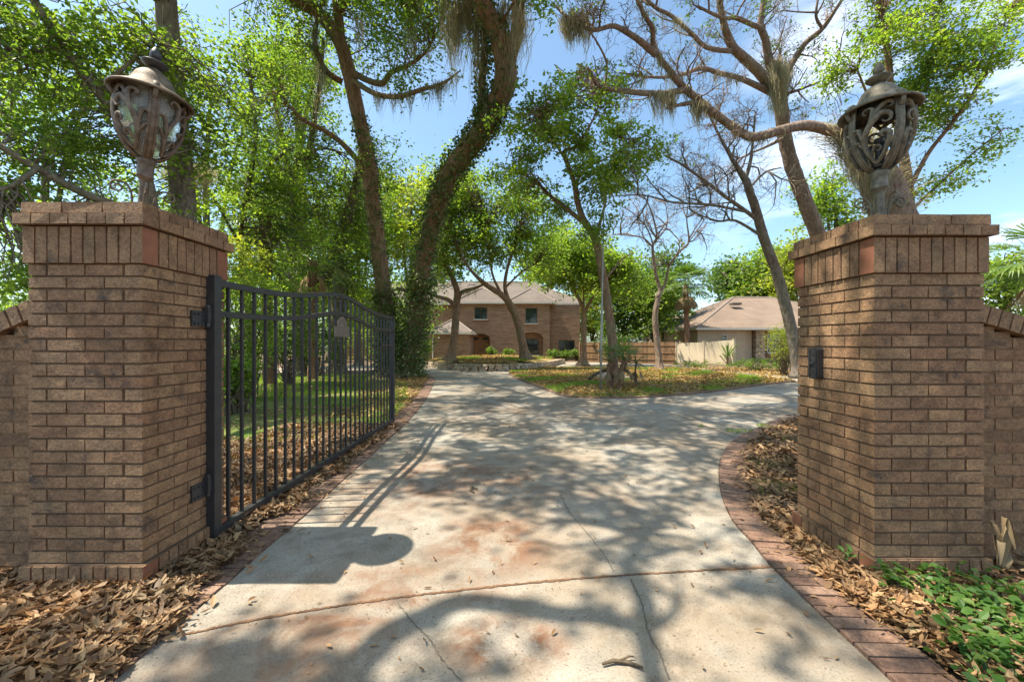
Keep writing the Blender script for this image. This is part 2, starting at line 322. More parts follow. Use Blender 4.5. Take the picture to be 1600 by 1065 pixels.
# brick paver borders
def border(curve, side, name, w=.245, s0=.083, lim=60):
    mb = MB(); c = np.array(curve); seg = np.linalg.norm(np.diff(c, axis=0), axis=1); S = np.concatenate([[0], np.cumsum(seg)])
    s = 0.0
    while s < min(S[-1], lim):
        x = np.interp(s, S, c[:, 0]); y = np.interp(s, S, c[:, 1]); x2 = np.interp(s+.05, S, c[:, 0]); y2 = np.interp(s+.05, S, c[:, 1])
        t = np.array([x2-x, y2-y, 0]); t /= np.linalg.norm(t)+1e-9; nrm = np.array([t[1], -t[0], 0])*side
        t3 = t+np.array([0, 0, np.random.uniform(-.02, .02)])
        zc = gz(y)-.02+np.random.uniform(-.002, .003)
        mb.obox(np.array([x, y, zc])+nrm*(w/2+.006)+nrm*np.random.uniform(-.004, .004), t3*(s0-.01)/2, nrm*w/2, np.array([0, 0, .03]))
        s += s0
    o = mb.build(name, [M['paver']]); o['kind'] = 'structure'; return o
border(Rc, 1, 'driveway_border'); 
border(Lc[:-16], -1, 'driveway_border')
np.random.seed(4); random.seed(4)
IA = [tuple(G(*p)[:2]) for p in ((800, 587), (845, 605), (883, 618.5), (920, 621.5), (960, 622), (1010, 620.5), (1055, 617.5), (1100, 613.5), (1151, 607), (1200, 600.5), (1232, 596.5), (1236, 594.5), (1183, 588.5), (1119, 581.5), (1043, 574))]+[(5, 25.5), (1.5, 24), (-.1, 21)]
IAc = cat(IA, 6, True)
sheet('island_bed', [tuple(p) for p in IAc], .035, M['island'])
mb = MB()
for i in range(len(IAc)):
    a, b_ = IAc[i], IAc[(i+1) % len(IAc)]; t = (b_-a); Ls = np.linalg.norm(t); t = t/Ls
    k = max(1, int(Ls/.2))
    for j in range(k):
        p = a+t*Ls*(j+.5)/k; mb.obox((p[0], p[1], gz(p[1])+.01), (t[0]*Ls/k*.47, t[1]*Ls/k*.47, 0), (t[1]*.045, -t[0]*.045, 0), (0, 0, .032))
o = mb.build('island_edging', [M['paver']]); o['kind'] = 'structure'
sheet('lawn', [(-22, 3.6), (-1.98, 4.6), (-2.1, 6.9)]+[(G(640, 622)[0], G(640, 622)[1]), (G(640, 598)[0], G(640, 598)[1]), (G(610, 583)[0], 17.5), (-11, 18.9), (-22, 18.9)], -.006, M['lawn'])
# joints and cracks
def strip(name, pts, w, mat, z=.004, j=.25, n=14):
    c = cat(pts, n); mb = MB(); t = np.gradient(c, axis=0); t /= np.linalg.norm(t, axis=1)[:, None]; nr = np.stack([t[:, 1], -t[:, 0]], -1)
    off = np.random.uniform(-w*j*2, w*j*2, len(c)); wl_ = w*(.6+np.random.rand(len(c))*.9)
    A = c+nr*(off+wl_)[:, None]; B = c+nr*(off-wl_)[:, None]
    V = np.concatenate([np.column_stack([A, [z+gz(y) for y in A[:, 1]]]), np.column_stack([B, [z+gz(y) for y in B[:, 1]]])]); N = len(c)
    mb.add(V, [[i, i+1, N+i+1, N+i] for i in range(N-1)]); o = mb.build(name, [mat]); o['kind'] = 'structure'
g2 = lambda *L: [tuple(G(*p)[:2]) for p in L]
strip('driveway_joint', g2((236, 1003), (400, 968), (560, 942), (700, 924), (900, 904), (1100, 891), (1206, 886)), .007, M['joint'], n=40)
strip('driveway_crack', g2((622, 943), (645, 972), (668, 995), (690, 1030), (722, 1064)), .0022, M['crack'], j=.8)
strip('driveway_crack', g2((985, 904), (1003, 945), (1012, 985), (1030, 1020), (1045, 1062)), .0025, M['crack'], j=.8)
strip('driveway_crack', g2((958, 892), (945, 868), (915, 830), (890, 800), (876, 772)), .0025, M['crack'], j=.8)
strip('driveway_joint', g2((1030, 638), (1075, 655), (1120, 672), (1152, 686)), .008, M['crack'], j=.05)

# ------------------------------------------------------------------ brick pillars
def pillar(name, label, X0, Y0, ztop_soldier, ncourse, zbase, capz):
    """X0,Y0 = front left corner of the shaft"""
    W = .609; cx, cy = X0+W/2, Y0+W/2; J = .0012
    t = thing(name, label, 'pillar', (cx, cy, 0), 'brick pillars either side of the driveway')
    sb = ztop_soldier-.2; ch = (sb-zbase)/ncourse
    # shaft
    mb = MB(); mb.box(X0+.009, X0+W-.009, Y0+.009, Y0+W-.009, .01, sb+.1, 1)
    for k in range(ncourse):
        z0 = zbase+k*ch+.005; z1 = zbase+(k+1)*ch-.006; L = .203
        for s in (0, 1):
            if k % 2 == 0:
                for i in range(3): mb.box(X0+i*L+.004*(i > 0), X0+(i+1)*L-.004*(i < 2), Y0+(0, W-.092)[s], Y0+(.092, W)[s], z0, z1, j=J)
                for i in range(2): mb.box(X0+(0, W-.092)[s], X0+(.092, W)[s], Y0+.101+i*.2037+.001, Y0+.101+(i+1)*.2037-.007, z0, z1, j=J)
            else:
                for i in range(3): mb.box(X0+(0, W-.092)[s], X0+(.092, W)[s], Y0+i*L+.004*(i > 0), Y0+(i+1)*L-.004*(i < 2), z0, z1, j=J)
                for i in range(2): mb.box(X0+.101+i*.2037+.001, X0+.101+(i+1)*.2037-.007, Y0+(0, W-.092)[s], Y0+(.092, W)[s], z0, z1, j=J)
    mb.build('brick_shaft', [M['brick'], M['mortar']], t)
    def soldier(p, z0, z1, nf, ns, name):
        mb = MB(); x0, x1, y0, y1 = X0-p, X0+W+p, Y0-p, Y0+W+p
        mb.box(x0+.009, x1-.009, y0+.009, y1-.009, z0+.004, z1-.002, 1)
        w = (x1-x0)/nf
        for s in (0, 1):
            for i in range(nf):
                mb.box(x0+i*w+.0045*(i > 0), x0+(i+1)*w-.0045*(i < nf-1), (y0, y1-.092)[s], (y0+.092, y1)[s], z0+.002, z1-.005, 0, 2 if i in (0, nf-1) else None, j=J)
            w2 = (y1-y0-.2)/ns
            for i in range(ns):
                mb.box((x0, x1-.092)[s], (x0+.092, x1)[s], y0+.1+i*w2+.0045, y0+.1+(i+1)*w2-.0045, z0+.002, z1-.005, j=J)
        mb.build(name, [M['brick'], M['mortar'], M['brick_red']], t)
    soldier(.024, .0, zbase, 10, 7, 'soldier_base')
    soldier(.014, sb, ztop_soldier, 10, 7, 'soldier_band')
    # cap: header row then stretcher row
    mb = MB(); h = (capz-ztop_soldier)/2
    for r, (p, nf) in enumerate(((.04, 7), (.018, 3))):
        x0, x1, y0, y1 = X0-p, X0+W+p, Y0-p, Y0+W+p; z0 = ztop_soldier+r*h; z1 = z0+h
        mb.box(x0+.01, x1-.01, y0+.01, y1-.01, z0+.002, z1-.007, 1)
        w = (x1-x0)/nf
        for s in (0, 1):
            for i in range(nf):
                mb.box(x0+i*w+.004*(i > 0), x0+(i+1)*w-.004*(i < nf-1), (y0, y1-.095)[s], (y0+.095, y1)[s], z0+.004, z1-.004, j=J*1.4)
            cuts = [0, .33, .67, 1] if r == 0 else [0, .16, .46, .54, .84, 1]
            for a, b_ in zip(cuts[:-1], cuts[1:]):
                L = y1-y0-.2
                mb.box((x0, x1-.095)[s], (x0+.095, x1)[s], y0+.1+a*L+.003, y0+.1+b_*L-.005, z0+.004, z1-.004, j=J*1.4)
        if r:
            for i in range(4): mb.box(x0+.1, x1-.1, y0+.1+i*(y1-y0-.2)/4+.003, y0+.1+(i+1)*(y1-y0-.2)/4-.003, z0+.004, z1-.005)
    mb.build('brick_cap', [M['brick'], M['mortar']], t)
    return t
PL = pillar('brick_pillar', 'brown brick gate pillar with the iron gate hinged to its side, under the tilted lamp', -2.607, 2.17, 1.942, 24, .137, 2.07)
PR = pillar('brick_pillar', 'brown brick gate pillar with a black latch box on its side, ground vines at its foot', 1.994, 2.25, 1.905, 23, .129, 2.03)
def chamfbox(mb, c, h, ch):   # box standing proud of an x face with chamfered long edges
    x, y, z = c; hx, hy, hz = h
    prof = [(-hy, -hz+ch), (-hy+ch, -hz), (hy-ch, -hz), (hy, -hz+ch), (hy, hz-ch), (hy-ch, hz), (-hy+ch, hz), (-hy, hz-ch)]
    V = [(x-hx, y+a, z+b_) for a, b_ in prof]+[(x+hx, y+a, z+b_) for a, b_ in prof]+[(x-hx, y, z), (x+hx, y, z)]
    mb.add(V, [[i, (i+1) % 8, 8+(i+1) % 8, 8+i] for i in range(8)], [[16, (i+1) % 8, i] for i in range(8)]+[[17, 8+i, 8+(i+1) % 8] for i in range(8)])
mb = MB(); chamfbox(mb, (1.975, 2.662, 1.185), (.019, .042, .103), .014); mb.box(1.949, 1.957, 2.628, 2.640, 1.10, 1.27); mb.box(1.949, 1.957, 2.684, 2.696, 1.10, 1.27)
for z in (1.13, 1.185, 1.24): mb.lathe([(0, 0), (.006, 0), (.006, .006), (0, .006)], 1.953, 2.662, z, 8)
mb.box(1.944, 1.958, 2.64, 2.685, 1.178, 1.192); lb = mb.build('gate_latch_box', [M['iron']], PR)

# brick side walls with swooping rowlock coping
def sidewall(name, label, x_in, sgn, Yf, ztop_in, slope, zmin, base):
    t = thing(name, label, 'wall', (x_in+sgn*1.2, Yf+.1, 0), 'low brick walls beside the pillars')
    mb = MB(); Lw = 2.6; ztop = lambda u: max(zmin, ztop_in-slope*u-(.12*min(u, .5)**1.5))
    th = .2; k = 0; ch = .0675; z = 0.0
    # mortar core in slices
    for i in range(26):
        u0, u1 = i*.1, (i+1)*.1; xs = sorted((x_in+sgn*u0, x_in+sgn*u1)); mb.box(xs[0], xs[1], Yf+.006, Yf+th-.006, 0, ztop(u1)-.012, 0)
    while z < ztop_in:
        u = -.1 if k % 2 else 0.0
        while u < Lw:
            u0, u1 = max(u, 0)+.004, u+.199
            if z+ch < ztop((u0+u1)/2)+.01:
                xs = sorted((x_in+sgn*u0, x_in+sgn*u1)); mb.box(xs[0], xs[1], Yf, Yf+th, z+.005, z+ch-.006, j=.002)
            u += .203
        z += ch; k += 1
    mb.build('wall_courses', [M['brick'], M['mortar']], t)
    mb = MB(); u = .035
    while u < Lw:
        z = ztop(u)+.035; dz = (ztop(u+.02)-ztop(u-.02))/.04; tv = np.array([sgn, 0, dz]); tv /= np.linalg.norm(tv); nv = np.array([-tv[2], 0, tv[0]])*1.0
        if nv[2] < 0: nv = -nv
        mb.obox((x_in+sgn*u, Yf+th/2-.01, z), tv*.029, (0, th/2+.02, 0), nv*.05); u += .066
    mb.build('coping', [M['brick']], t)
sidewall('brick_wall', 'low brick wall sloping down to the left of the gate pillar', -2.607, -1, 2.27, 1.50, .35, .95, 0)
sidewall('brick_wall', 'low brick wall sloping down to the right of the latch pillar', 2.603, 1, 2.37, 1.48, .22, .95, 0)

# ------------------------------------------------------------------ lamps
def spiral(cx, cz, r0, r1, a0, a1, n=26):
    a = np.linspace(a0, a1, n); r = np.linspace(r0, r1, n); return np.column_stack([cx+r*np.cos(a), cz+r*np.sin(a)])
def lamp(name, label, loc, glass, mat, lean, rot, candle):
    t = thing(name, label, 'lamp', (0, 0, 0), 'lamps on the gate pillars')
    def B(mb, nm, m, smooth=True, par=None):
        o = mb.build(nm, [m], None, smooth); o.parent = par or t; return o
    # foot + stem
    mb = MB(); mb.lathe([(0, 0), (.095, 0), (.095, .012), (.06, .025), (.04, .05), (.026, .08), (.022, .14), (.024, .19), (.022, .235), (.03, .25), (.043, .262), (.046, .268), (.040, .275), (.041, .345), (.050, .362), (.03, .385), (0, .385)], n=20)
    B(mb, 'stem', mat)
    for k in range(4):
        a = k*math.pi/2+rot; ca, sa = math.cos(a), math.sin(a); mb = MB()
        s1 = [(.03, .01), (.045, .09), (.055, .155), (.075, .195), (.105, .205)]
        sp = spiral(.115, .17, .036, .008, math.pi*.55, -math.pi*2.1)
        q = np.concatenate([cat(s1, 5), sp]); mb.tube([(x*ca, x*sa, z) for x, z in q], .0055, 6); B(mb, 'scroll_bracket', mat)
    # cage: 6 ribs
    prof = cat([(.035, .372), (.075, .40), (.115, .46), (.145, .54), (.158, .63), (.152, .71), (.145, .775)], 5)
    R = lambda z: np.interp(z, prof[:, 1], prof[:, 0])
    for k in range(4):
        a = k*math.pi/2+rot; mb = MB(); ca, sa = math.cos(a), math.sin(a)
        mb.tube([(x*ca, x*sa, z) for x, z in prof], np.linspace(.012, .017, len(prof)), 8)
        for da in (-.017, .017): mb.tube([((x+.003)*math.cos(a+da/max(x, .06)), (x+.003)*math.sin(a+da/max(x, .06)), z) for x, z in prof], np.linspace(.007, .0095, len(prof)), 7)
        mb.tube([(x*ca, x*sa, z) for x, z in cat([(.145, .785), (.176, .765), (.182, .725), (.162, .70)], 4)], [.018]*6+[.013]*7, 8)
        B(mb, 'cage_rib', mat)
    # acanthus scroll panels between ribs
    for k in range(4):
        a0 = k*math.pi/2+rot+math.pi/4; mb = MB(); fl = -1 if k % 2 else 1
        def put(pts, r, off=.004):
            V = [((R(z)+off)*math.cos(a0+fl*u/max(R(z), .07)), (R(z)+off)*math.sin(a0+fl*u/max(R(z), .07)), z) for u, z in pts]
            mb.tube(V, r, 8, flat=.55)
        w = lambda a_, b_, n_: a_*np.sin(np.linspace(.5, math.pi*.97, n_))+b_
        p = np.concatenate([cat([(.0, .40), (-.035, .47), (-.045, .54), (-.02, .61), (.02, .66)], 6), spiral(.05, .635, .042, .012, 2.3, -2.6, 16)]); put(p, w(.013, .005, len(p)))
        p = np.concatenate([cat([(-.035, .56), (-.01, .64), (.0, .70)], 6), spiral(-.03, .695, .032, .01, .3, 4.6, 14)]); put(p, w(.012, .005, len(p)), .007)
        p = np.concatenate([cat([(-.01, .63), (.02, .70), (.05, .735)], 5), spiral(.07, .715, .026, .008, 2.3, -1.8, 12)]); put(p, w(.010, .004, len(p)))
        p = np.concatenate([cat([(-.045, .50), (-.06, .57), (-.07, .60)], 5), spiral(-.092, .595, .026, .008, .3, 4.2, 14)]); put(p, w(.012, .005, len(p)))
        p = np.concatenate([cat([(-.05, .50), (-.075, .53)], 4), spiral(-.09, .525, .018, .006, .3, 4.0, 10)]); put(p, w(.009, .004, len(p)))
        p = np.concatenate([cat([(.0, .40), (.04, .45), (.07, .53)], 5), spiral(.045, .545, .028, .008, 0, 4.6, 14)]); put(p, w(.011, .005, len(p)))
        p = np.concatenate([cat([(-.02, .44), (.0, .49)], 4), spiral(.012, .475, .018, .006, 1.9, -2.5, 10)]); put(p, w(.008, .004, len(p)))
        B(mb, 'scroll_panel', mat)
    if glass:
        mb = MB(); q = prof.copy(); q[:, 0] -= .014; mb.lathe(q, n=36); B(mb, 'glass_bowl', M['lampglass'])
    mb = MB()
    if candle:
        mb.lathe([(0, .39), (.055, .395), (.05, .41), (.02, .42), (.02, .55), (.026, .555), (.026, .575), (0, .575)], n=14)
        for k in range(3):
            a = k*2.1+.4; mb.tube([(.0, 0, .41), (.03*math.cos(a), .03*math.sin(a), .43), (.038*math.cos(a), .038*math.sin(a), .47), (.038*math.cos(a), .038*math.sin(a), .54)], [.006, .006, .012, .012], 8)
        mb.lathe([(.13, .72), (.142, .775), (0, .775)], n=24)
    else: mb.lathe([(0, .39), (.03, .395), (.02, .42), (.016, .54), (.02, .56), (0, .57)], n=14)
    B(mb, 'socket_cluster', M['iron'])
    # hat
    mb = MB(); mb.lathe([(0, .765), (.14, .768), (.172, .758), (.196, .738), (.203, .739), (.207, .745), (.203, .753), (.172, .772), (.138, .79), (.112, .815), (.099, .845), (.086, .873), (.066, .893), (.042, .905), (.028, .925), (0, .925)], n=48); hat = B(mb, 'lamp_hat', mat)
    mb = MB(); mb.lathe([(0, .924), (.035, .925), (.045, .935), (.062, .95), (.066, .957), (.06, .962), (.035, .965), (.02, .975), (.016, .985), (0, .985)], n=30)
    mb.lathe([(.012, .983), (.022, .99), (.026, 1.005), (.025, 1.02), (.02, 1.035), (.012, 1.05), (.004, 1.06), (0, 1.062)], n=16, flute=.12); o = B(mb, 'finial', M['iron'] if glass else mat)
    t.location = loc; t.rotation_euler = lean
    return t
lamp('pillar_lamp', 'rusty bronze lantern with wavy glass, tilted, on the gate pillar at left', (-2.285, 2.475, 2.066), True, M['lampmetal_l'], (0, math.radians(5.0), 0), math.radians(-42), False)
lamp('pillar_lamp', 'upright grey bronze lantern without glass on the latch pillar', (2.30, 2.555, 2.026), False, M['lampmetal_r'], (0, math.radians(-.5), 0), math.radians(-6), True)

# ------------------------------------------------------------------ gate
gt = thing('iron_gate', 'black iron driveway gate swung open, wavy top rail and small arched plaque', 'gate', (-1.975, 2.65, 0))
GX = -1.975; y0, y1 = 2.65, 6.52
topz = lambda y: 1.735+.135*(math.exp(-((y-4.585)/.78)**2))*1.0-.0
mb = MB(); mb.box(GX-.032, GX+.032, y0-.032, y0+.032, .05, 1.757); mb.build('gate_post', [M['iron']], gt)
mb = MB(); mb.box(GX-.03, GX+.03, y1-.03, y1+.03, .05, 1.735); mb.build('gate_post', [M['iron']], gt)
def rail(off, h, name):
    mb = MB(); ys = np.linspace(y0+.033, y1-.031, 60); V = []
    for y in ys:
        z = topz(y)+off
        V += [(GX-.019, y, z-h), (GX+.019, y, z-h), (GX+.019, y, z), (GX-.019, y, z)]
    N = len(ys); Q = [[i*4+k, i*4+(k+1) % 4, (i+1)*4+(k+1) % 4, (i+1)*4+k] for i in range(N-1) for k in range(4)]
    mb.add(V, Q); mb.build(name, [M['iron']], gt)
rail(0, .042, 'top_rail'); rail(-.205, .04, 'middle_rail')
mb = MB(); mb.box(GX-.022, GX+.022, y0+.033, y1-.031, .055, .105); mb.build('bottom_rail', [M['iron']], gt)
NB = 27
for i in range(NB):
    y = y0+(y1-y0)*(i+1)/(NB+1); mb = MB(); mb.box(GX-.0095, GX+.0095, y-.0095, y+.0095, .1055, topz(y)-.0425); mb.build('bar', [M['iron']], gt)
# plaque
mb = MB(); yc, zb, zt = 4.585, 1.385, 1.50; pts = [(yc-.19, zb), (yc+.19, zb), (yc+.19, zt), (yc+.125, zt)]+[(yc+.125*math.cos(a), zt+.105*math.sin(a)+.01) for a in np.linspace(.1, math.pi-.1, 12)]+[(yc-.125, zt), (yc-.19, zt)]
N = len(pts); V = [(GX+.011, y, z) for y, z in pts]+[(GX+.019, y, z) for y, z in pts]+[(GX+.011, yc, zb+.05), (GX+.019, yc, zb+.05)]
mb.add(V, [[i, (i+1) % N, N+(i+1) % N, N+i] for i in range(N)], [[2*N, (i+1) % N, i] for i in range(N)]+[[2*N+1, N+i, N+(i+1) % N] for i in range(N)])
pq = mb.build('plaque', [M['plaque']], gt)
mb = MB()
for r in (.05, .075, .1): mb.tube([(GX+.0195, yc+r*math.cos(a), zt-.0+r*.8*math.sin(a)) for a in np.linspace(0, math.pi, 12)], .003, 5)
for k in range(9): mb.tube([(GX+.0195, yc-.16+k*.04, zb+.02), (GX+.0195, yc-.16+k*.04, zb+.10)], .003, 5)
mb.tube([(GX+.0195, yc-.18, zb+.108), (GX+.0195, yc+.18, zb+.108)], .003, 5); mb.tube([(GX+.0195, yc-.18, zb+.012), (GX+.0195, yc+.18, zb+.012)], .003, 5)
sub(mb, 'plaque_relief', [M['plaque']], pq)
for z in (1.47, .385):
    mb = MB(); mb.box(-1.998, -1.984, 2.49, 2.60, z-.05, z+.05); mb.box(-2.0, -1.985, 2.60, 2.617, z-.03, z+.03)
    for dy in (.02, .05, .08):
        for dz in (-.03, .03): mb.tube([(-1.99, 2.49+dy, z+dz), (-1.976, 2.49+dy, z+dz)], .007, 8)
    mb.box(-1.992, -1.958, 2.585, 2.617, z-.02, z+.075); mb.tube([(-1.975, 2.607, z-.05), (-1.975, 2.607, z+.09)], .013, 10); mb.build('hinge', [M['iron']], gt)
mb = MB(); mb.box(GX+.02, GX+.04, 5.9, 6.49, 1.27, 1.29); mb.box(GX+.018, GX+.05, 5.86, 5.92, 1.265, 1.31); mb.build('latch_bar', [M['iron']], gt)

# ------------------------------------------------------------------ vegetation builders
def leaves(mb, C, size, aspect=.6, up=.4, rs=.5, droop=0.0):
    """one folded leaf (2 triangles) per centre"""
    n = len(C)
    if not n: return
    d = np.random.normal(size=(n, 3)); d[:, 2] = d[:, 2]*.6-droop; d /= np.linalg.norm(d, axis=1)[:, None]
    nn = np.random.normal(size=(n, 3)); nn[:, 2] += up*3; s = np.cross(d, nn); s /= np.linalg.norm(s, axis=1)[:, None]+1e-9
    nv = np.cross(s, d); L = size*(1-rs+2*rs*np.random.rand(n))[:, None]; w = L*aspect/2; fold = nv*w*.35
    b0 = C-d*L/2; tp = C+d*L/2-nv*L*.08; l_ = C-d*L*.05+s*w+fold; r_ = C-d*L*.05-s*w+fold
    V = np.stack([b0, l_, tp, r_], 1).reshape(-1, 3); i = np.arange(n)*4
    mb.add(V, None, np.concatenate([np.stack([i, i+2, i+1], -1), np.stack([i, i+3, i+2], -1)]))
def inell(n, c, r, shell=.5):
    v = np.random.normal(size=(n, 3)); v /= np.linalg.norm(v, axis=1)[:, None]; u = np.random.rand(n)**(1/3); u = u*(1-shell)+shell*(1-(1-u)*.4)
    return np.asarray(c)+v*u[:, None]*np.asarray(r)
def clumps(mb, cs, per, cr, size, **k):
    n = len(cs); cr_ = cr*(.6+.8*np.random.rand(n))[:, None]
    C = np.repeat(cs, per, 0)+np.random.normal(size=(n*per, 3))*np.repeat(cr_, per, 0)*np.array([.62, .62, .4])
    keep = np.random.rand(n*per) < np.repeat(.5+.5*np.random.rand(n), per); leaves(mb, C[keep], size, **k)
def samples(limbs): return np.concatenate(limbs) if limbs else np.zeros((1, 3))
def twig(mb, p, q, r0, r1=.004, n=5, wob=.08, sides=5):
    p, q = np.asarray(p), np.asarray(q); L = np.linalg.norm(q-p); t = np.linspace(0, 1, n+1)[:, None]
    pts = p+(q-p)*t+np.random.normal(size=(n+1, 3))*L*wob*np.sin(t*math.pi)+np.array([0, 0, 1])*L*.1*np.sin(t*math.pi)
    mb.tube(pts, np.linspace(r0, r1, n+1), sides); return pts
def grow(mb, p, d, L, r, lev, gn=.28, up=.0, tips=None, ratio=.62, kids=(3, 5)):
    n = 5 if lev > 1 else 4; pts = [np.asarray(p, float)]; d = np.asarray(d, float); d /= np.linalg.norm(d)
    for i in range(n):
        d = d+np.random.normal(size=3)*gn+np.array([0, 0, up]); d /= np.linalg.norm(d); pts.append(pts[-1]+d*L/n)
    mb.tube(pts, np.linspace(r, max(r*.45, .0035), n+1), 6 if lev > 1 else 4)
    if lev > 0:
        for k in range(random.randint(*kids)):
            i = random.randint(1, n); q = pts[i]; dd = pts[i]-pts[i-1]; dd /= np.linalg.norm(dd)
            s = np.random.normal(size=3); s -= np.dot(s, dd)*dd; s /= np.linalg.norm(s)
            grow(mb, q, dd*.75+s*.85, L*ratio*(.7+.5*random.random()), max(r*.5*(1-.08*i), .0035), lev-1, gn, up, tips, ratio, kids)
    elif tips is not None: tips.append(pts[-1]); tips.append(pts[2])
def mossmesh(mb, anchors, n_each, Lmin, Lmax, spread=.12, w=.008):
    A = np.repeat(np.asarray(anchors), n_each, 0); n = len(A)
    if not n: return
    A = A+np.random.normal(size=(n, 3))*spread*np.array([1, 1, .3]); L = Lmin+(Lmax-Lmin)*np.random.rand(n)**1.8*np.repeat(.35+.65*np.random.rand(len(anchors)), n_each)
    K = 7; t = np.linspace(0, 1, K); ph = np.random.rand(n, 2)*6.3; th = np.random.rand(n)*math.pi
    sx = np.cos(th)[:, None]; sy = np.sin(th)[:, None]; ww = w*(.5+np.random.rand(n))[:, None]*(1-t*.75)[None]
    cxx = A[:, :1]+np.sin(ph[:, :1]+t*7)*.03*L[:, None]-(A[:, :1]-np.repeat(np.asarray(anchors), n_each, 0)[:, :1])*t*.8
    cyy = A[:, 1:2]+np.sin(ph[:, 1:]+t*6)*.03*L[:, None]; czz = A[:, 2:]-L[:, None]*t; cyy = cyy-(A[:, 1:2]-np.repeat(np.asarray(anchors), n_each, 0)[:, 1:2])*t*.8
    jx = np.cumsum(np.random.normal(size=(n, K)), 1)*.022*(L[:, None]+.15); jy = np.cumsum(np.random.normal(size=(n, K)), 1)*.022*(L[:, None]+.15); cxx = cxx+jx; cyy = cyy+jy
    V = np.stack([np.stack([cxx-sx*ww, cyy-sy*ww, czz], -1), np.stack([cxx+sx*ww, cyy+sy*ww, czz], -1)], 2).reshape(-1, 3)
    b_ = np.arange(n)[:, None]*K*2+np.arange(K-1)[None]*2; b_ = b_.ravel(); mb.add(V, np.stack([b_, b_+1, b_+3, b_+2], -1))

def limbpts(spec, n=7): return cat([P(*s[:3]) for s in spec], n)
def tree(name, label, base_px, trunk, limbs=(), blobs=(), leaf=.07, per=40, cr=.35, lm='leaf_mid', bk='bark_oak', moss=None, ivy=None,
         bare=None, sides=14, cat_='tree', group=None, twr=.012, up=.4, aspect=.6, bumpa=.10, dens=1.2, tb=None, rs=.8, extra=None):
    """trunk: (px,py,d,radius)...; limbs the same; blobs (px,py,d,rx_px,ry_px,rdepth_m,nclumps)"""
    leaf = leaf*1.22; per = int(per*1.05)
    tp = limbpts(trunk, 8); tr = cat([(s[3], 0, 0) for s in trunk], 8)[:, 0]*rs
    base = tp[0].copy(); t = thing(name, label, cat_, tuple(base), group)
    # root flare
    mb = MB(); flare = 1+1.1*np.exp(-(tp[:, 2]-tp[0, 2])/.22); mb.tube(tp, tr*flare, sides+4, bumpa); mb.build('trunk', [M[bk]], t, True)
    paths = [tp[len(tp)//3:]]; br = MB(); mossanch = []
    for lb in limbs:
        lp = limbpts(lb, 6); lr = cat([(s[3], 0, 0) for s in lb], 6)[:, 0]*rs; br.tube(lp, lr, max(6, sides-4), bumpa*.8); paths.append(lp)
    tips = []
    if bare:
        lev, L, num, gn = bare
        for pth in paths:
            m = len(pth); k = max(2, int(num*(np.linalg.norm(np.diff(pth, axis=0), axis=1).sum())))
            for _ in range(k):
                i = int(m*(.25+.74*random.random())) if pth is not paths[0] else int(m*(.5+.49*random.random())); i = max(1, min(i, m-1))
                dd = pth[i]-pth[i-1]; dd = dd/np.linalg.norm(dd); s = np.random.normal(size=3); s -= np.dot(s, dd)*dd; s /= np.linalg.norm(s); s[2] = abs(s[2])*.8 if random.random() < .7 else s[2]
                grow(br, pth[i], dd*.5+s, L*(.5+.8*random.random()), .028*L, lev, gn, .03, tips)
    S = samples(paths); cr_ = MB(); alltips = []
    for b_ in blobs:
        px, py, d, rx, ry, rd, nc = b_; c_ = P(px, py, d); nt_ = int(nc*dens); K_ = max(3, nt_//6); hub = inell(K_, c_, (rx*d/FPX*.92, rd*.92, ry*d/FPX*.92), .45); cs = hub[np.random.randint(0, K_, nt_)]+np.random.normal(size=(nt_, 3))*np.array([1, 1, .7])*cr*1.15
        for q in cs[::max(1, int(len(cs)/60))]:
            dist = np.linalg.norm(S-q, axis=1); j = int(np.argmin(dist+np.random.rand(len(S))*.3*dist.min()))
            if dist[j] < 7: twig(br, S[j], q, twr*(.6+dist[j]*.5), .005)
        clumps(cr_, cs, per, cr, leaf, up=up, aspect=aspect); alltips.append(cs)
    if extra is not None:
        for q in extra[::3]:
            dist = np.linalg.norm(S-q, axis=1); j = int(np.argmin(dist)); twig(br, S[j], q, .012+.006*dist[j], .006, 7, .12)
        clumps(cr_, extra, 62, .24, .1, up=1.0, aspect=.62)
    if tips and tb:
        tt = np.array(tips); sel = tt[np.random.rand(len(tt)) < tb]; clumps(cr_, sel, 12, .12, leaf, up=up, aspect=aspect)
    if br.n: br.build('branches', [M[bk]], t, True)
    if cr_.n: cr_.build('crown', [M[lm]], t)
    if moss:
        mo = MB()
        for src, cnt, ne, l0, l1, sp in moss:
            pp = paths[src] if isinstance(src, int) else (np.concatenate(alltips) if src == 'crown' else np.array(tips) if src == 'tips' else np.array([P(*q) for q in src]))
            idx = np.random.randint(0 if not isinstance(src, int) else len(pp)//5, len(pp), cnt); mossmesh(mo, pp[idx], ne, l0, l1, sp)
        mo.build('spanish_moss', [M['moss']], t)
    if ivy:
        iv = MB(); C = []
        for (src, a, b2, cnt, off) in ivy:
            pth = tp if src < 0 else paths[src+1]; rr = tr if src < 0 else None
            m = len(pth); idx = (a+(b2-a)*np.random.rand(cnt))*(m-1.01); i0 = idx.astype(int); f = (idx-i0)[:, None]
            q = pth[i0]*(1-f)+pth[i0+1]*f; r = (rr[i0] if rr is not None else np.full(cnt, limbs[src][0][3]*rs))*1.08
            tt = pth[i0+1]-pth[i0]; tt /= np.linalg.norm(tt, axis=1)[:, None]; s = np.random.normal(size=(cnt, 3)); s -= (s*tt).sum(1)[:, None]*tt; s /= np.linalg.norm(s, axis=1)[:, None]
            C.append(q+s*(r+np.abs(np.random.normal(size=cnt))*off)[:, None])
        leaves(iv, np.concatenate(C), .10, .75, .1, .4); iv.build('ivy', [M['leaf_ivy']], t)
    return t

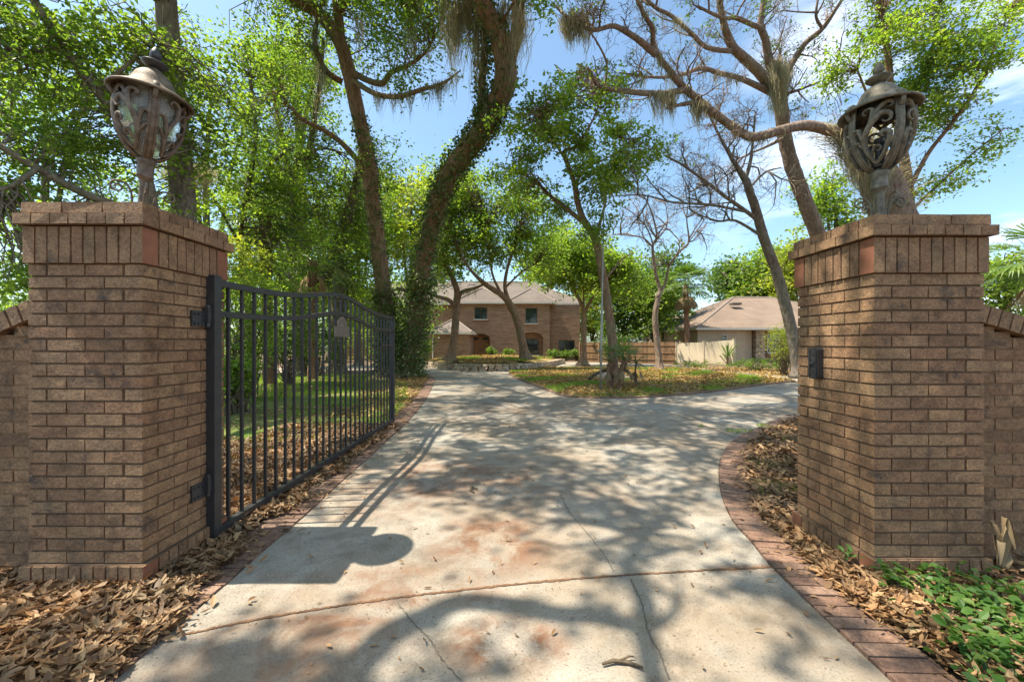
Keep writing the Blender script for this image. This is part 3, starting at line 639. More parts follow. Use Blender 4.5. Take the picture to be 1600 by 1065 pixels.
np.random.seed(11); random.seed(11)
SX, SY = -SUNV.x/SUNV.z, -SUNV.y/SUNV.z
def K(px, py, h): g = G(px, py); return (g[0]-SX*h, g[1]-SY*h, h)
_vn = lambda p, s, r: sum(np.sin(p @ (r.normal(size=2)*s*6.28)+r.rand()*6.28) for _ in range(6))/6
def canopy():  # leaf clumps added above the view, set along sun rays to shade the drive
    r = np.random.RandomState(8); n = 2200; g = np.column_stack([r.uniform(-4.6, 9, n), r.uniform(.9, 19, n)])
    v = _vn(g, .38, r)+.6*_vn(g, .95, r); thr = np.full(n, -.13)
    thr[(g[:, 1] < 3.25) & (g[:, 0] > -2.2) & (g[:, 0] < .5)] = .62
    thr[(g[:, 1] < 2.15) & (g[:, 0] > -1.5) & (g[:, 0] < 1.5)] = .16
    thr[(g[:, 1] > 3.3) & (g[:, 1] < 7) & (g[:, 0] > -2)] = -.34
    thr[(g[:, 1] < 1.95) & (g[:, 0] < -.25)] = -.25
    thr[(g[:, 1] < 2.4) & (g[:, 0] > .9) & (g[:, 0] < 1.7)] = -.12
    thr[(g[:, 0] > 1.7) & (g[:, 0] < 4.3) & (g[:, 1] < 3.2) & (g[:, 1] > 1.8)] = -.7
    thr[(g[:, 1] > 7) & (g[:, 0] > -2.2)] = -.16
    thr[(g[:, 0] < -2.2) & (g[:, 1] > 4)] = .5
    g = g[v > thr]; n = len(g); yc = g[:, 1]; h = np.maximum(8.2, 3.0+.86*yc)+r.uniform(0, 2.2, n)
    g2_ = np.column_stack([r.uniform(-1.7, .4, 46), r.uniform(3.5, 6.6, 46)]); h2 = r.uniform(8.2, 10.5, 46); g = np.vstack([g, g2_]); h = np.concatenate([h, h2]); yc = g[:, 1]
    return np.column_stack([g[:, 0]-SX*h, yc-SY*h, h])
CAN = canopy()
# --- T1: left trunk of the ivy-clad pair
tree('oak_tree', 'tall oak leaning left with ivy at its foot and mossy limbs, beyond the gate end', None,
     [(606, 589, 16.4, .52), (606, 540, 16.4, .46), (603, 480, 16.2, .46), (594, 410, 16, .45), (585, 340, 15.6, .42), (577, 260, 15, .40), (560, 180, 14.4, .37), (545, 110, 14, .36), (528, 62, 13.6, .32), (497, 20, 13.3, .29), (450, -5, 13, .26), (370, -45, 12.4, .2), (290, -120, 11.5, .14)],
     [[(533, 75, 13.8, .26), (528, 20, 13.6, .24), (522, -60, 13.2, .2), (540, -200, 12.5, .14)],
      [(548, 112, 14, .17), (575, 126, 13.9, .15), (598, 130, 13.7, .15), (612, 113, 13.5, .13), (638, 102, 13.3, .10), (662, 85, 13, .07), (680, 58, 12.6, .04)],
      [(550, 125, 14, .15), (585, 146, 13.6, .13), (622, 151, 13.3, .12), (660, 140, 13, .10), (692, 130, 12.7, .07), (720, 110, 12.5, .03)],
      [(535, 128, 14.2, .16), (515, 116, 14, .15), (502, 98, 13.8, .13), (491, 62, 13.5, .11), (498, 25, 13.3, .1), (510, -30, 13, .06)],
      [(585, 320, 15.4, .2), (565, 262, 15, .17), (535, 225, 14.6, .15), (505, 203, 14.3, .13), (472, 186, 14, .1), (440, 150, 13.6, .06)],
      [(528, 20, 13.6, .2), (580, -60, 12.5, .16), (640, -150, 11, .12)],
      [(450, -5, 13, .22), (430, -120, 11, .16), (400, -300, 9, .1)]],
     [(520, -60, 12.8, 130, 40, 2.0, 170), (640, 30, 13, 60, 45, 1.2, 90), (590, 60, 14.5, 50, 40, 1.2, 60), (640, 120, 13.4, 60, 16, .8, 26), (600, 255, 15.6, 30, 40, .9, 40), (460, 60, 13.5, 60, 60, 1.5, 90), (430, 180, 14, 60, 40, 1.2, 50)],
     dens=.9, rs=.66, extra=CAN[(CAN[:, 1] > 7) & (CAN[:, 0] < -2.5)], leaf=.085, per=42, cr=.36, lm='leaf_mid', moss=[(0, 30, 22, .1, .9, .12), (3, 22, 30, .1, 1.0, .1), (2, 12, 20, .1, .6, .1), (4, 24, 26, .1, 1.1, .12), (1, 10, 20, .1, .8, .12), ([(655, -5, 12.6), (645, 10, 12.6), (560, 30, 13)], 3, 60, .3, 2.4, .12)],
     ivy=[(-1, 0, .2, 3800, .18), (-1, .12, .5, 1500, .05)])
# --- T2: right trunk, ivy all the way up, bending to the right
tree('oak_tree', 'thick ivy-covered oak trunk bending out to the right above the driveway', None,
     [(632, 587, 16.2, .56), (642, 545, 16.1, .50), (652, 480, 15.6, .48), (664, 400, 14.8, .48), (680, 330, 14.0, .48), (703, 272, 13.2, .50), (742, 218, 12.5, .50), (775, 168, 11.8, .50), (790, 118, 11.3, .50), (780, 60, 10.9, .42), (757, 10, 10.6, .35), (735, -60, 10.2, .3), (690, -200, 9.6, .2)],
     [[(793, 100, 11.4, .34), (808, 50, 11.2, .3), (812, -10, 11, .28), (830, -120, 10.6, .2)],
      [(752, 200, 12.3, .24), (753, 130, 11.9, .2), (757, 70, 11.5, .17), (745, 10, 11.2, .14), (740, -40, 11, .1)],
      [(655, 470, 15.6, .14), (635, 455, 15.9, .12), (620, 450, 16, .1)],
      [(735, -60, 10.2, .26), (640, -190, 9.4, .18), (560, -330, 8.2, .12)],
      [(830, -120, 10.6, .2), (820, -260, 9.6, .14), (760, -420, 8, .1)]],
     [(700, -70, 10.5, 90, 40, 1.8, 110), (690, 30, 12.0, 70, 40, 1.0, 36), (855, -35, 10.6, 40, 30, 1, 40)],
     rs=.62, extra=CAN[(CAN[:, 0] >= -2.5) | ((CAN[:, 1] > 4.5) & (CAN[:, 1] <= 7) & (CAN[:, 0] > -4))], leaf=.08, per=40, cr=.34, lm='leaf_mid',
     moss=[([(795, 20, 10.8), (812, 10, 10.8), (785, 5, 10.8), (822, 30, 10.9), (805, 50, 11), (795, 60, 10.9)], 14, 34, .3, 2.1, .2), ([(735, 5, 11), (752, 15, 11), (720, 5, 11), (745, 50, 11.2), (712, 20, 11), (765, 0, 11), (700, -5, 11), (728, -10, 11), (690, 15, 11.5), (705, 40, 11.5), (640, 0, 12.5)], 34, 34, .3, 2.6, .11), (0, 16, 14, .1, .7, .3)],
     ivy=[(-1, 0, .22, 5600, .25), (-1, .18, .6, 4200, .10), (1, 0, 1, 1500, .07), (-1, .55, .85, 500, .05)])

# overhead canopy of these two oaks and of the tree behind the left pillar keeps the drive in dappled shade
def ptree(name, label, trunk, limbs, blobs, leaf, per, cr, lm, bk='bark_grey', **k):
    """same as tree() but in world metres: trunk (x,y,z,r); blobs (x,y,z,rx,ry,rz,n)"""
    inv = lambda x, y, z: (CX+x*FPX/y, HY-(z-EYE)*FPX/y, y)
    return tree(name, label, None, [(*inv(*s[:3]), s[3]) for s in trunk], [[(*inv(*s[:3]), s[3]) for s in lb] for lb in limbs],
                [(*inv(*b_[:3]), b_[3]*FPX/b_[1], b_[5]*FPX/b_[1], b_[4], b_[6]) for b_ in blobs], leaf, per, cr, lm, bk, **k)
ptree('oak_tree', 'grey-barked tall oak rising behind the left lantern, sweeping limbs overhead', [(-7.4, 9.0, 0, .36), (-7.3, 9, 3, .32), (-7.5, 9, 6, .30), (-7.75, 9, 8.6, .28), (-7.6, 8.7, 11, .22), (-7, 8, 13.5, .14)],
      [[(-7.7, 9, 8.8, .2), (-8.6, 5.5, 9.4, .17), (-7.8, 2.2, 9.0, .15), (-6.2, .85, 8.0, .13), (*K(380, 1160, 7.2), .12), (*K(470, 1100, 7), .115), (*K(537, 1061, 6.9), .11), (*K(600, 995, 6.8), .11), (*K(656, 968, 6.8), .105), (*K(720, 940, 6.7), .10), (*K(800, 946, 6.7), .10), (*K(864, 957, 6.7), .095), (*K(925, 961, 6.7), .09), (*K(971, 972, 6.7), .085), (*K(1005, 985, 6.7), .08), (*K(1018, 1050, 6.7), .07), (*K(1030, 1120, 6.8), .05)],
       [(*K(1003, 978, 6.7), .085), (*K(1008, 945, 6.8), .08), (*K(992, 905, 7), .07), (*K(985, 870, 7.3), .05), (*K(1010, 830, 7.6), .035)],
       [(*K(1000, 985, 6.7), .05), (*K(1030, 975, 6.8), .045), (*K(1058, 945, 7), .035), (*K(1062, 915, 7.2), .02)],
       [(-7.5, 9, 10, .16), (-5.5, 8.5, 11.3, .12), (-3.5, 8, 12, .08)], [(-7.7, 9, 9, .16), (-9.5, 8, 10.3, .1), (-11, 7, 11, .06)],
       [(-7.4, 9, 5.6, .12), (-8.4, 7.8, 6.6, .09), (-9, 6.8, 7.5, .05)]],
      [(-6, 7.5, 11.6, 2.6, 2.6, 1.0, 85), (-3.9, 5.2, 10.6, 1.5, 1.6, .8, 34), (-3.2, 8.5, 12.2, 2.2, 1.9, .8, 46), (-9.5, 8, 10.5, 2.2, 1.8, 1.6, 80), (-9.8, 8.5, 7.2, 1.9, 1.5, 1.4, 100), (-7.6, 8.6, 6.9, 1.5, 1.2, .9, 50), (-2.9, 2.4, 8.8, .9, .7, .4, 9),
       (-5.0, 12.0, 12.8, 2.6, 2.4, .8, 60), (-7.0, 8.6, 4.6, 1.2, 1.0, .8, 36)],
      .09, 42, .34, 'leaf_bright', rs=.72, dens=.62, extra=CAN[(CAN[:, 0] < -2.5) & (CAN[:, 1] <= 7) & ~((CAN[:, 1] > 4.5) & (CAN[:, 0] > -4))], moss=[(0, 14, 30, .1, 1.2, .25), ('crown', 16, 16, .1, .9, .12)])
# leaning limbs and bright leaves far left, in front of that
tree('laurel_tree', 'leafy tree with thin diagonal limbs above the far left brick wall', None,
     [(262, 590, 8.6, .15), (258, 470, 8.4, .14), (240, 330, 8, .12), (212, 215, 7.6, .11), (176, 172, 7.3, .10), (130, 115, 7.0, .09), (95, 65, 6.8, .08), (50, -5, 6.5, .07), (20, -80, 6.2, .05)],
     [[(252, 400, 8.3, .10), (190, 330, 7.4, .09), (140, 306, 6.9, .085), (95, 284, 6.6, .08), (50, 258, 6.3, .07), (-5, 225, 6, .06), (-60, 190, 5.8, .05)],
      [(60, 262, 6.35, .05), (20, 290, 6.1, .04), (-20, 300, 6, .03)], [(150, 140, 7.1, .05), (200, 100, 7.2, .035), (240, 60, 7.3, .02)], [(100, 70, 6.8, .05), (40, 80, 6.5, .035), (-10, 60, 6.3, .02)]],
     [(60, 130, 6.8, 80, 70, .9, 120), (150, 60, 7.0, 90, 50, .9, 90), (30, 230, 6.6, 60, 60, .8, 80), (130, 230, 7.2, 70, 50, .8, 70), (20, 350, 6.6, 50, 60, .7, 84), (260, 130, 8, 60, 60, .9, 70), (20, 440, 6.6, 40, 34, .6, 40), (-10, 20, 6.6, 60, 60, .9, 60), (330, 190, 8.8, 60, 60, .9, 80)],
     leaf=.075, per=38, cr=.27, lm='leaf_mid', bk='bark_grey', dens=.66, sides=10)
tree('laurel_tree', 'yellow-green leafy tree filling the gap between the left lantern and the oaks', None,
     [(392, 592, 13, .14), (388, 480, 12.8, .13), (376, 380, 12.4, .11), (388, 290, 12, .09), (400, 210, 11.8, .07), (390, 120, 11.5, .05)],
     [[(378, 390, 12.4, .07), (340, 320, 12, .05), (310, 270, 11.6, .03)], [(388, 300, 12, .06), (430, 250, 12, .04), (460, 230, 12, .02)], [(400, 210, 11.8, .05), (350, 150, 11.4, .04), (300, 120, 11, .02)]],
     [(400, 250, 12, 70, 60, 1.2, 110), (350, 330, 11.6, 60, 50, 1, 80), (430, 390, 12.6, 80, 50, 1.2, 110), (340, 100, 11.5, 70, 60, 1.2, 90), (470, 330, 13, 50, 50, 1, 70), (400, 460, 12, 60, 40, 1, 80)],
     leaf=.085, per=40, cr=.34, lm='leaf_bright', dens=.68, bk='bark_dark', sides=10, moss=[([(300, 265, 11), (285, 280, 11), (320, 260, 11), (275, 265, 11.2)], 16, 50, .3, 1.3, .25)])
# dark trunks among the greenery beyond the gate
tree('oak_tree', 'slim dark forked oak with hanging moss behind the gate, left of the leaning oak', None,
     [(468, 588, 16.6, .26), (462, 480, 16.6, .24), (455, 390, 16.4, .22), (455, 320, 16.2, .21), (464, 268, 16, .18), (482, 236, 15.8, .15), (492, 180, 15.4, .12), (500, 130, 15, .1), (505, 60, 14.6, .07)],
     [[(458, 300, 16.1, .16), (446, 240, 15.8, .12), (436, 190, 15.5, .1), (420, 120, 15, .06)], [(480, 240, 15.8, .08), (505, 232, 15.6, .06), (540, 240, 15.6, .03)]],
     [(440, 120, 15.5, 60, 50, 1.3, 70), (500, 240, 16, 45, 60, 1.3, 60), (430, 300, 16.5, 50, 60, 1.3, 70), (520, 330, 17.5, 45, 60, 1.3, 80)],
     leaf=.10, per=40, cr=.42, lm='leaf_mid', bk='bark_dark', moss=[(0, 26, 18, .1, 1.2, .2), (1, 14, 24, .2, 2.0, .12)], ivy=[(-1, .05, .6, 1400, .12)])
tree('oak_tree', 'dark mossy oak trunk seen through the gate just behind its plaque', None,
     [(528, 585, 18.5, .38), (526, 510, 18.5, .34), (530, 440, 18.3, .33), (528, 390, 18, .3), (545, 330, 17.6, .24), (560, 270, 17.2, .18), (570, 190, 17, .12)],
     [[(530, 400, 18, .18), (505, 370, 17.8, .14), (490, 320, 17.5, .1)]],
     [(560, 390, 19, 50, 60, 1.5, 90), (500, 430, 19.5, 50, 50, 1.5, 80), (560, 300, 18.5, 40, 50, 1.3, 60), (560, 470, 20, 40, 36, 1.3, 50)],
     leaf=.11, per=40, cr=.45, lm='leaf_bright', bk='bark_dark', moss=[(0, 30, 18, .1, 1.0, .3)], ivy=[(-1, .0, .6, 1600, .12)])

# --- T5: leafy tree on the island, leaning trunk
tree('elm_tree', 'leaning slender tree with open bright green crown on the leafy island behind the pole', None,
     [(960, 604, 12.4, .25), (958, 560, 12.4, .22), (955, 520, 12.3, .21), (948, 465, 12.2, .2), (938, 410, 12, .18), (930, 372, 11.9, .17), (912, 344, 11.8, .15), (903, 318, 11.7, .13), (897, 285, 11.6, .11), (884, 250, 11.4, .09), (882, 236, 11.4, .08), (900, 228, 11.3, .06), (925, 190, 11, .04), (940, 150, 10.8, .02)],
     [[(915, 350, 11.8, .12), (890, 330, 11.9, .1), (862, 308, 12, .08), (835, 282, 12.2, .06), (800, 262, 12.4, .03)],
      [(904, 325, 11.7, .08), (902, 285, 11.9, .06), (918, 262, 12, .05), (950, 246, 12.1, .035), (985, 222, 12.3, .02)],
      [(930, 375, 11.9, .08), (945, 320, 12, .06), (948, 285, 12, .05), (960, 250, 12.1, .03)],
      [(884, 250, 11.4, .06), (860, 210, 11.2, .04), (850, 175, 11, .02)],
      [(943, 440, 12, .06), (955, 425, 12.1, .05), (972, 405, 12.2, .035), (990, 396, 12.3, .02)]],
     [(860, 164, 11.2, 25, 15, .45, 19), (910, 140, 12.3, 24, 14, .45, 23), (950, 158, 10.8, 24, 17, .45, 22), (891, 215, 11.2, 24, 20, .45, 20), (832, 190, 11.8, 19, 16, .45, 24), (805, 219, 11.0, 25, 19, .45, 14), (832, 250, 11.9, 18, 15, .45, 23), (863, 200, 10.9, 17, 17, .45, 21), (918, 240, 11.8, 23, 19, .45, 20), (988, 212, 12.0, 26, 20, .45, 16), (953, 195, 12.2, 18, 13, .45, 16), (1012, 240, 11.6, 21, 19, .45, 24), (973, 270, 12.2, 23, 19, .45, 23), (930, 281, 11.4, 26, 19, .45, 23), (803, 273, 11.2, 22, 13, .45, 18), (828, 293, 12.4, 27, 15, .45, 19), (875, 322, 12.3, 26, 14, .45, 24), (942, 312, 11.1, 26, 17, .45, 18), (880, 150, 11.0, 24, 20, .45, 15), (930, 362, 11.4, 18, 19, .45, 16), (845, 225, 10.8, 23, 19, .45, 15), (960, 240, 10.9, 26, 13, .45, 20), (900, 185, 11.9, 22, 17, .45, 22), (785, 300, 11.2, 17, 17, .45, 14), (905, 270, 10.9, 26, 13, .45, 17)],
     leaf=.075, per=48, cr=.21, lm='leaf_bright', bk='bark_oak', sides=12, rs=.64, dens=1.0)
# --- trees on the raised bed in front of the house
tree('oak_tree', 'leaning oak on the raised bed before the house, its thick trunk crossing the brick wall', None,
     [(822, 562, 22.5, .42), (815, 530, 22.5, .36), (808, 500, 22.3, .34), (796, 474, 22, .32), (783, 460, 21.8, .27), (760, 445, 21.5, .2), (738, 425, 21, .13), (720, 400, 20.6, .08)],
     [[(797, 476, 22, .22), (789, 448, 22, .17), (794, 415, 21.8, .12), (808, 380, 21.5, .08)], [(785, 462, 21.8, .13), (770, 430, 21.6, .1), (765, 390, 21.4, .06), (760, 350, 21.2, .04)], [(789, 450, 22, .1), (815, 425, 21.8, .07), (840, 410, 21.5, .04)]],
     [(770, 388, 21.5, 48, 30, 1.5, 80), (825, 375, 21.8, 42, 30, 1.5, 76), (740, 350, 21.2, 44, 44, 1.5, 110), (800, 335, 21.6, 50, 26, 1.4, 90), (715, 300, 21, 36, 40, 1.3, 70), (845, 412, 21.8, 26, 16, 1, 22)],
     rs=.62, leaf=.12, per=40, cr=.42, lm='leaf_bright', bk='bark_oak', sides=12, moss=[('crown', 10, 14, .2, .9, .15)])
tree('oak_tree', 'stout oak with forked limbs and grey moss left on the raised bed before the porch', None,
     [(703, 564, 22, .44), (708, 535, 22, .35), (712, 500, 22, .33), (714, 470, 22, .32), (713, 450, 21.9, .26), (704, 428, 21.7, .18), (694, 408, 21.4, .12), (690, 370, 21, .08)],
     [[(711, 478, 22, .24), (700, 468, 21.8, .19), (680, 462, 21.5, .15), (662, 452, 21.2, .1), (645, 440, 21, .06)], [(716, 470, 22, .2), (722, 456, 21.9, .16), (742, 450, 21.6, .13), (760, 442, 21.4, .07)], [(694, 410, 21.4, .08), (675, 395, 21.2, .05)]],
     [(700, 385, 21.4, 40, 36, 1.3, 80), (668, 412, 21.4, 30, 18, 1.1, 26), (690, 325, 21.5, 44, 34, 1.4, 70)],
     rs=.6, leaf=.12, per=40, cr=.4, lm='leaf_mid', bk='bark_oak', sides=12, moss=[('crown', 24, 18, .2, 1.2, .2), (1, 10, 20, .1, .8, .15), (2, 10, 20, .1, .8, .15)])
tree('maple_tree', 'round-crowned vivid green tree at the right corner of the two-storey house', None,
     [(911, 570, 27, .48), (912, 545, 27, .36), (912, 510, 27, .34), (911, 482, 27, .3), (902, 462, 27, .2), (892, 440, 26.8, .14), (880, 410, 26.6, .08)],
     [[(912, 490, 27, .22), (928, 462, 27, .18), (942, 442, 26.8, .13), (960, 425, 26.5, .08)], [(912, 480, 27, .13), (912, 450, 27, .09), (915, 415, 27, .05)]],
     [(885, 425, 26.5, 40, 32, 1.6, 120), (862, 405, 26.5, 34, 30, 1.5, 90), (925, 405, 26.5, 40, 30, 1.6, 110), (960, 425, 26.2, 34, 30, 1.5, 90), (900, 385, 26.5, 44, 22, 1.6, 90), (905, 440, 26.5, 36, 14, 1.3, 26), (975, 450, 26, 24, 20, 1, 30)],
     rs=.52, leaf=.15, per=40, cr=.5, lm='leaf_bright', bk='bark_oak', sides=12)
# --- bare trees right of centre
tree('dead_tree', 'small bare tree forking low, standing on the grass before the wooden fence', None,
     [(1031, 582, 21.5, .32), (1029, 555, 21.5, .27), (1025, 520, 21.5, .25), (1024, 492, 21.4, .24), (1028, 466, 21.3, .22), (1031, 452, 21.3, .17), (1024, 425, 21.2, .13), (1021, 402, 21.1, .12), (1020, 384, 21, .11), (1026, 366, 20.9, .08), (1016, 326, 20.6, .06), (998, 293, 20.3, .03)],
     [[(1029, 464, 21.3, .15), (1040, 440, 21.2, .12), (1046, 415, 21, .1), (1062, 393, 20.8, .09), (1076, 378, 20.7, .08), (1073, 340, 20.4, .05), (1078, 300, 20.2, .03)],
      [(1020, 386, 21, .08), (1005, 372, 20.9, .06), (985, 368, 20.7, .05), (958, 366, 20.4, .03)],
      [(1021, 384, 21, .07), (1010, 355, 20.8, .05), (985, 330, 20.4, .04), (960, 318, 20.2, .02)],
      [(1022, 380, 21, .06), (1042, 352, 20.8, .05), (1040, 318, 20.6, .03)], [(1076, 378, 20.7, .05), (1095, 352, 20.6, .04), (1108, 330, 20.5, .02)]],
     [], bk='bark_dead', bare=(3, 1.3, 1.7, .25), sides=12, rs=.6)
tree('dead_tree', 'leafless leaning tree crossing the neighbouring roof with many drooping twigs', None,
     [(1252, 585, 13.6, .25), (1240, 530, 13.5, .23), (1225, 470, 13.4, .22), (1210, 415, 13.2, .2), (1192, 368, 13, .19), (1182, 330, 12.8, .17), (1170, 295, 12.6, .15), (1163, 278, 12.5, .13), (1148, 255, 12.3, .08), (1128, 220, 12, .05), (1108, 180, 11.6, .03)],
     [[(1164, 282, 12.5, .09), (1172, 255, 12.4, .07), (1176, 225, 12.3, .05), (1180, 180, 12, .03)],
      [(1186, 345, 12.9, .10), (1163, 328, 12.7, .08), (1129, 304, 12.4, .07), (1098, 280, 12.1, .06), (1067, 258, 11.8, .045), (1040, 244, 11.5, .03)],
      [(1163, 330, 12.7, .06), (1110, 320, 12.3, .05), (1051, 316, 12, .04), (1005, 305, 11.7, .03), (955, 307, 11.4, .015)],
      [(1192, 370, 13, .07), (1150, 345, 12.7, .05), (1120, 345, 12.5, .04), (1080, 330, 12.3, .02)],
      [(1170, 295, 12.6, .05), (1195, 270, 12.5, .04), (1220, 262, 12.4, .02)]],
     [(1060, 250, 11.9, 30, 22, .5, 5)], leaf=.06, per=14, cr=.2, bk='bark_grey', bare=(3, 1.0, 2.0, .26), sides=12, rs=.76)
# --- T12 tall dead oak
tree('dead_oak_tree', 'tall dead oak with many bare limbs fanning left below the sky and a mossy crotch', None,
     [(1330, 600, 15.5, .46), (1312, 500, 15.3, .42), (1290, 410, 15, .4), (1272, 350, 14.8, .37), (1252, 300, 14.6, .35), (1236, 255, 14.4, .34), (1225, 205, 14.2, .32), (1219, 160, 14, .33), (1216, 120, 13.9, .34), (1213, 98, 13.8, .22)],
     [[(1216, 130, 13.9, .24), (1203, 100, 13.7, .2), (1196, 62, 13.4, .17), (1188, 40, 13.2, .15), (1193, 5, 13, .13), (1200, -60, 12.6, .08)],
      [(1220, 130, 13.9, .2), (1236, 102, 13.7, .16), (1258, 68, 13.4, .13), (1285, 45, 13.2, .11), (1308, 12, 13, .08), (1335, -30, 12.7, .05)],
      [(1208, 138, 13.9, .26), (1185, 112, 13.5, .24), (1160, 88, 13.1, .22), (1144, 73, 12.9, .19), (1132, 40, 12.5, .15), (1124, 0, 12.1, .12), (1118, -50, 11.6, .08)],
      [(1142, 80, 12.9, .12), (1104, 74, 12.4, .10), (1078, 50, 12, .09), (1050, 26, 11.6, .08), (1024, 12, 11.3, .07), (1000, -12, 11, .05)],
      [(1205, 145, 13.9, .17), (1160, 124, 13.4, .13), (1123, 114, 13, .11), (1095, 107, 12.6, .1), (1061, 118, 12.2, .08), (1023, 121, 11.8, .06), (968, 114, 11.3, .03)],
      [(1193, 45, 13.3, .12), (1178, 40, 13, .11), (1150, 28, 12.6, .1), (1128, 28, 12.3, .08), (1090, 10, 11.9, .05)],
      [(1285, 45, 13.2, .07), (1275, 25, 13, .06), (1280, -10, 12.8, .04)],
      [(1226, 215, 14.2, .1), (1200, 228, 13.9, .07), (1172, 240, 13.6, .05), (1150, 250, 13.3, .03)],
      [(1218, 150, 14, .1), (1250, 140, 13.8, .06), (1280, 128, 13.6, .04), (1305, 118, 13.4, .02)]],
     [(1140, 30, 12.6, 60, 26, .8, 10), (1310, 180, 14.2, 30, 26, .5, 8)], leaf=.06, per=16, cr=.22, lm='leaf_dark', bk='bark_dead', bare=(3, 1.1, 1.4, .25), sides=14, rs=.66,
     moss=[([(1215, 110, 13.6), (1208, 125, 13.6), (1222, 120, 13.6), (1213, 100, 13.6)], 26, 50, .3, 1.8, .18), (3, 8, 22, .1, .6, .1), (5, 14, 24, .1, .8, .1), (4, 8, 20, .1, .6, .1)], tb=.04, ivy=None)
# --- T11 big limb from the right
tree('oak_tree', 'broad shaggy oak behind the upright lantern with one long bare limb across the sky', None,
     [(1432, 640, 10.6, .62), (1425, 520, 10.6, .52), (1415, 420, 10.5, .5), (1398, 345, 10.4, .5), (1378, 290, 10.3, .48), (1355, 245, 10.2, .38), (1338, 218, 10.1, .24), (1318, 204, 10, .15)],
     [[(1325, 205, 10, 0.157), (1300, 204, 9.9, 0.145), (1262, 196, 9.8, 0.133), (1222, 203, 9.7, 0.122), (1190, 212, 9.6, 0.116), (1170, 213, 9.5, 0.110), (1144, 198, 9.4, 0.104), (1116, 177, 9.2, 0.099), (1092, 157, 9, 0.093), (1067, 136, 8.8, 0.087), (1048, 113, 8.6, 0.075), (1031, 90, 8.4, 0.064), (1021, 68, 8.2, 0.058), (1019, 44, 8, 0.052), (1005, 20, 7.8, 0.046), (990, -14, 7.6, 0.035)],
      [(1070, 140, 8.8, .08), (1040, 146, 8.7, .07), (1000, 145, 8.5, .065), (965, 141, 8.3, .055), (935, 134, 8.1, .04), (918, 105, 7.9, .03)],
      [(1024, 85, 8.3, .08), (1005, 68, 8.1, .07), (985, 54, 8, .06), (958, 41, 7.9, .05), (925, 47, 7.7, .04), (890, 30, 7.5, .03), (868, 10, 7.4, .02)],
      [(945, 135, 8.2, .03), (948, 100, 8.1, .025), (935, 70, 8, .02), (915, 40, 7.9, .015)],
      [(1090, 160, 9, .06), (1070, 162, 8.8, .05), (1040, 170, 8.6, .02)]],
     [(930, 140, 8.1, 40, 20, .5, 12), (930, 12, 7.8, 46, 22, .6, 12), (985, 140, 8.4, 40, 18, .4, 6)], leaf=.05, per=20, cr=.18, lm='leaf_mid', bk='bark_dead', bare=(3, .7, 1.6, .28), sides=16, rs=.88,
     moss=[([(890, 40, 7.6), (905, 30, 7.6), (915, 45, 7.7), (885, 30, 7.6)], 16, 46, .1, .62, .1), (1, 34, 20, .05, .42, .08), ([(1035, 150, 8.6), (1025, 148, 8.6), (1050, 146, 8.7), (1085, 160, 8.9), (1092, 165, 9)], 18, 36, .1, .75, .1), (0, 60, 60, .1, .6, .34), ([(1350, 250, 9.9), (1335, 240, 9.9), (1370, 270, 9.9), (1345, 232, 9.9), (1330, 225, 9.9)], 24, 60, .2, 1.3, .16)])
# --- T13 bright tree top right
tree('elm_tree', 'airy yellow-green tree spreading behind the upright lantern at upper right', None,
     [(1424, 640, 12.2, .22), (1422, 480, 12.2, .2), (1420, 350, 12.1, .19), (1416, 270, 12, .16), (1406, 215, 11.9, .13), (1398, 170, 11.8, .1), (1388, 110, 11.6, .07), (1380, 50, 11.4, .04)],
     [[(1418, 300, 12, .09), (1450, 240, 11.8, .07), (1490, 190, 11.6, .06), (1530, 130, 11.4, .05), (1560, 60, 11.2, .03), (1580, 10, 11, .02)],
      [(1412, 240, 11.9, .08), (1370, 180, 11.8, .05), (1340, 110, 11.7, .03)], [(1422, 330, 12.1, .06), (1470, 285, 12, .045), (1520, 240, 11.8, .03), (1570, 200, 11.6, .02)],
      [(1404, 205, 11.9, .07), (1440, 130, 11.7, .05), (1460, 60, 11.4, .03), (1470, 0, 11.2, .02)], [(1395, 150, 11.7, .05), (1390, 80, 11.6, .04), (1375, 20, 11.4, .02)]],
     [(1385, 60, 11.5, 40, 42, .8, 70), (1330, 95, 11.6, 34, 26, .6, 40), (1440, 110, 11.6, 60, 46, .9, 120), (1500, 95, 11.4, 50, 40, .9, 86), (1490, 165, 11.6, 56, 36, .8, 70), (1430, 180, 11.8, 44, 34, .7, 56), (1545, 60, 11.2, 36, 34, .6, 40), (1460, 30, 11.4, 46, 30, .8, 56), (1580, 5, 11.2, 34, 26, .6, 30), (1480, 270, 12, 70, 34, .8, 26), (1545, 215, 11.8, 40, 26, .6, 14), (1430, 300, 12.3, 40, 30, .7, 26), (1400, -30, 11.4, 90, 26, .9, 60)],
     leaf=.075, per=34, cr=.25, lm='leaf_bright', bk='bark_oak', sides=12, dens=1.0)

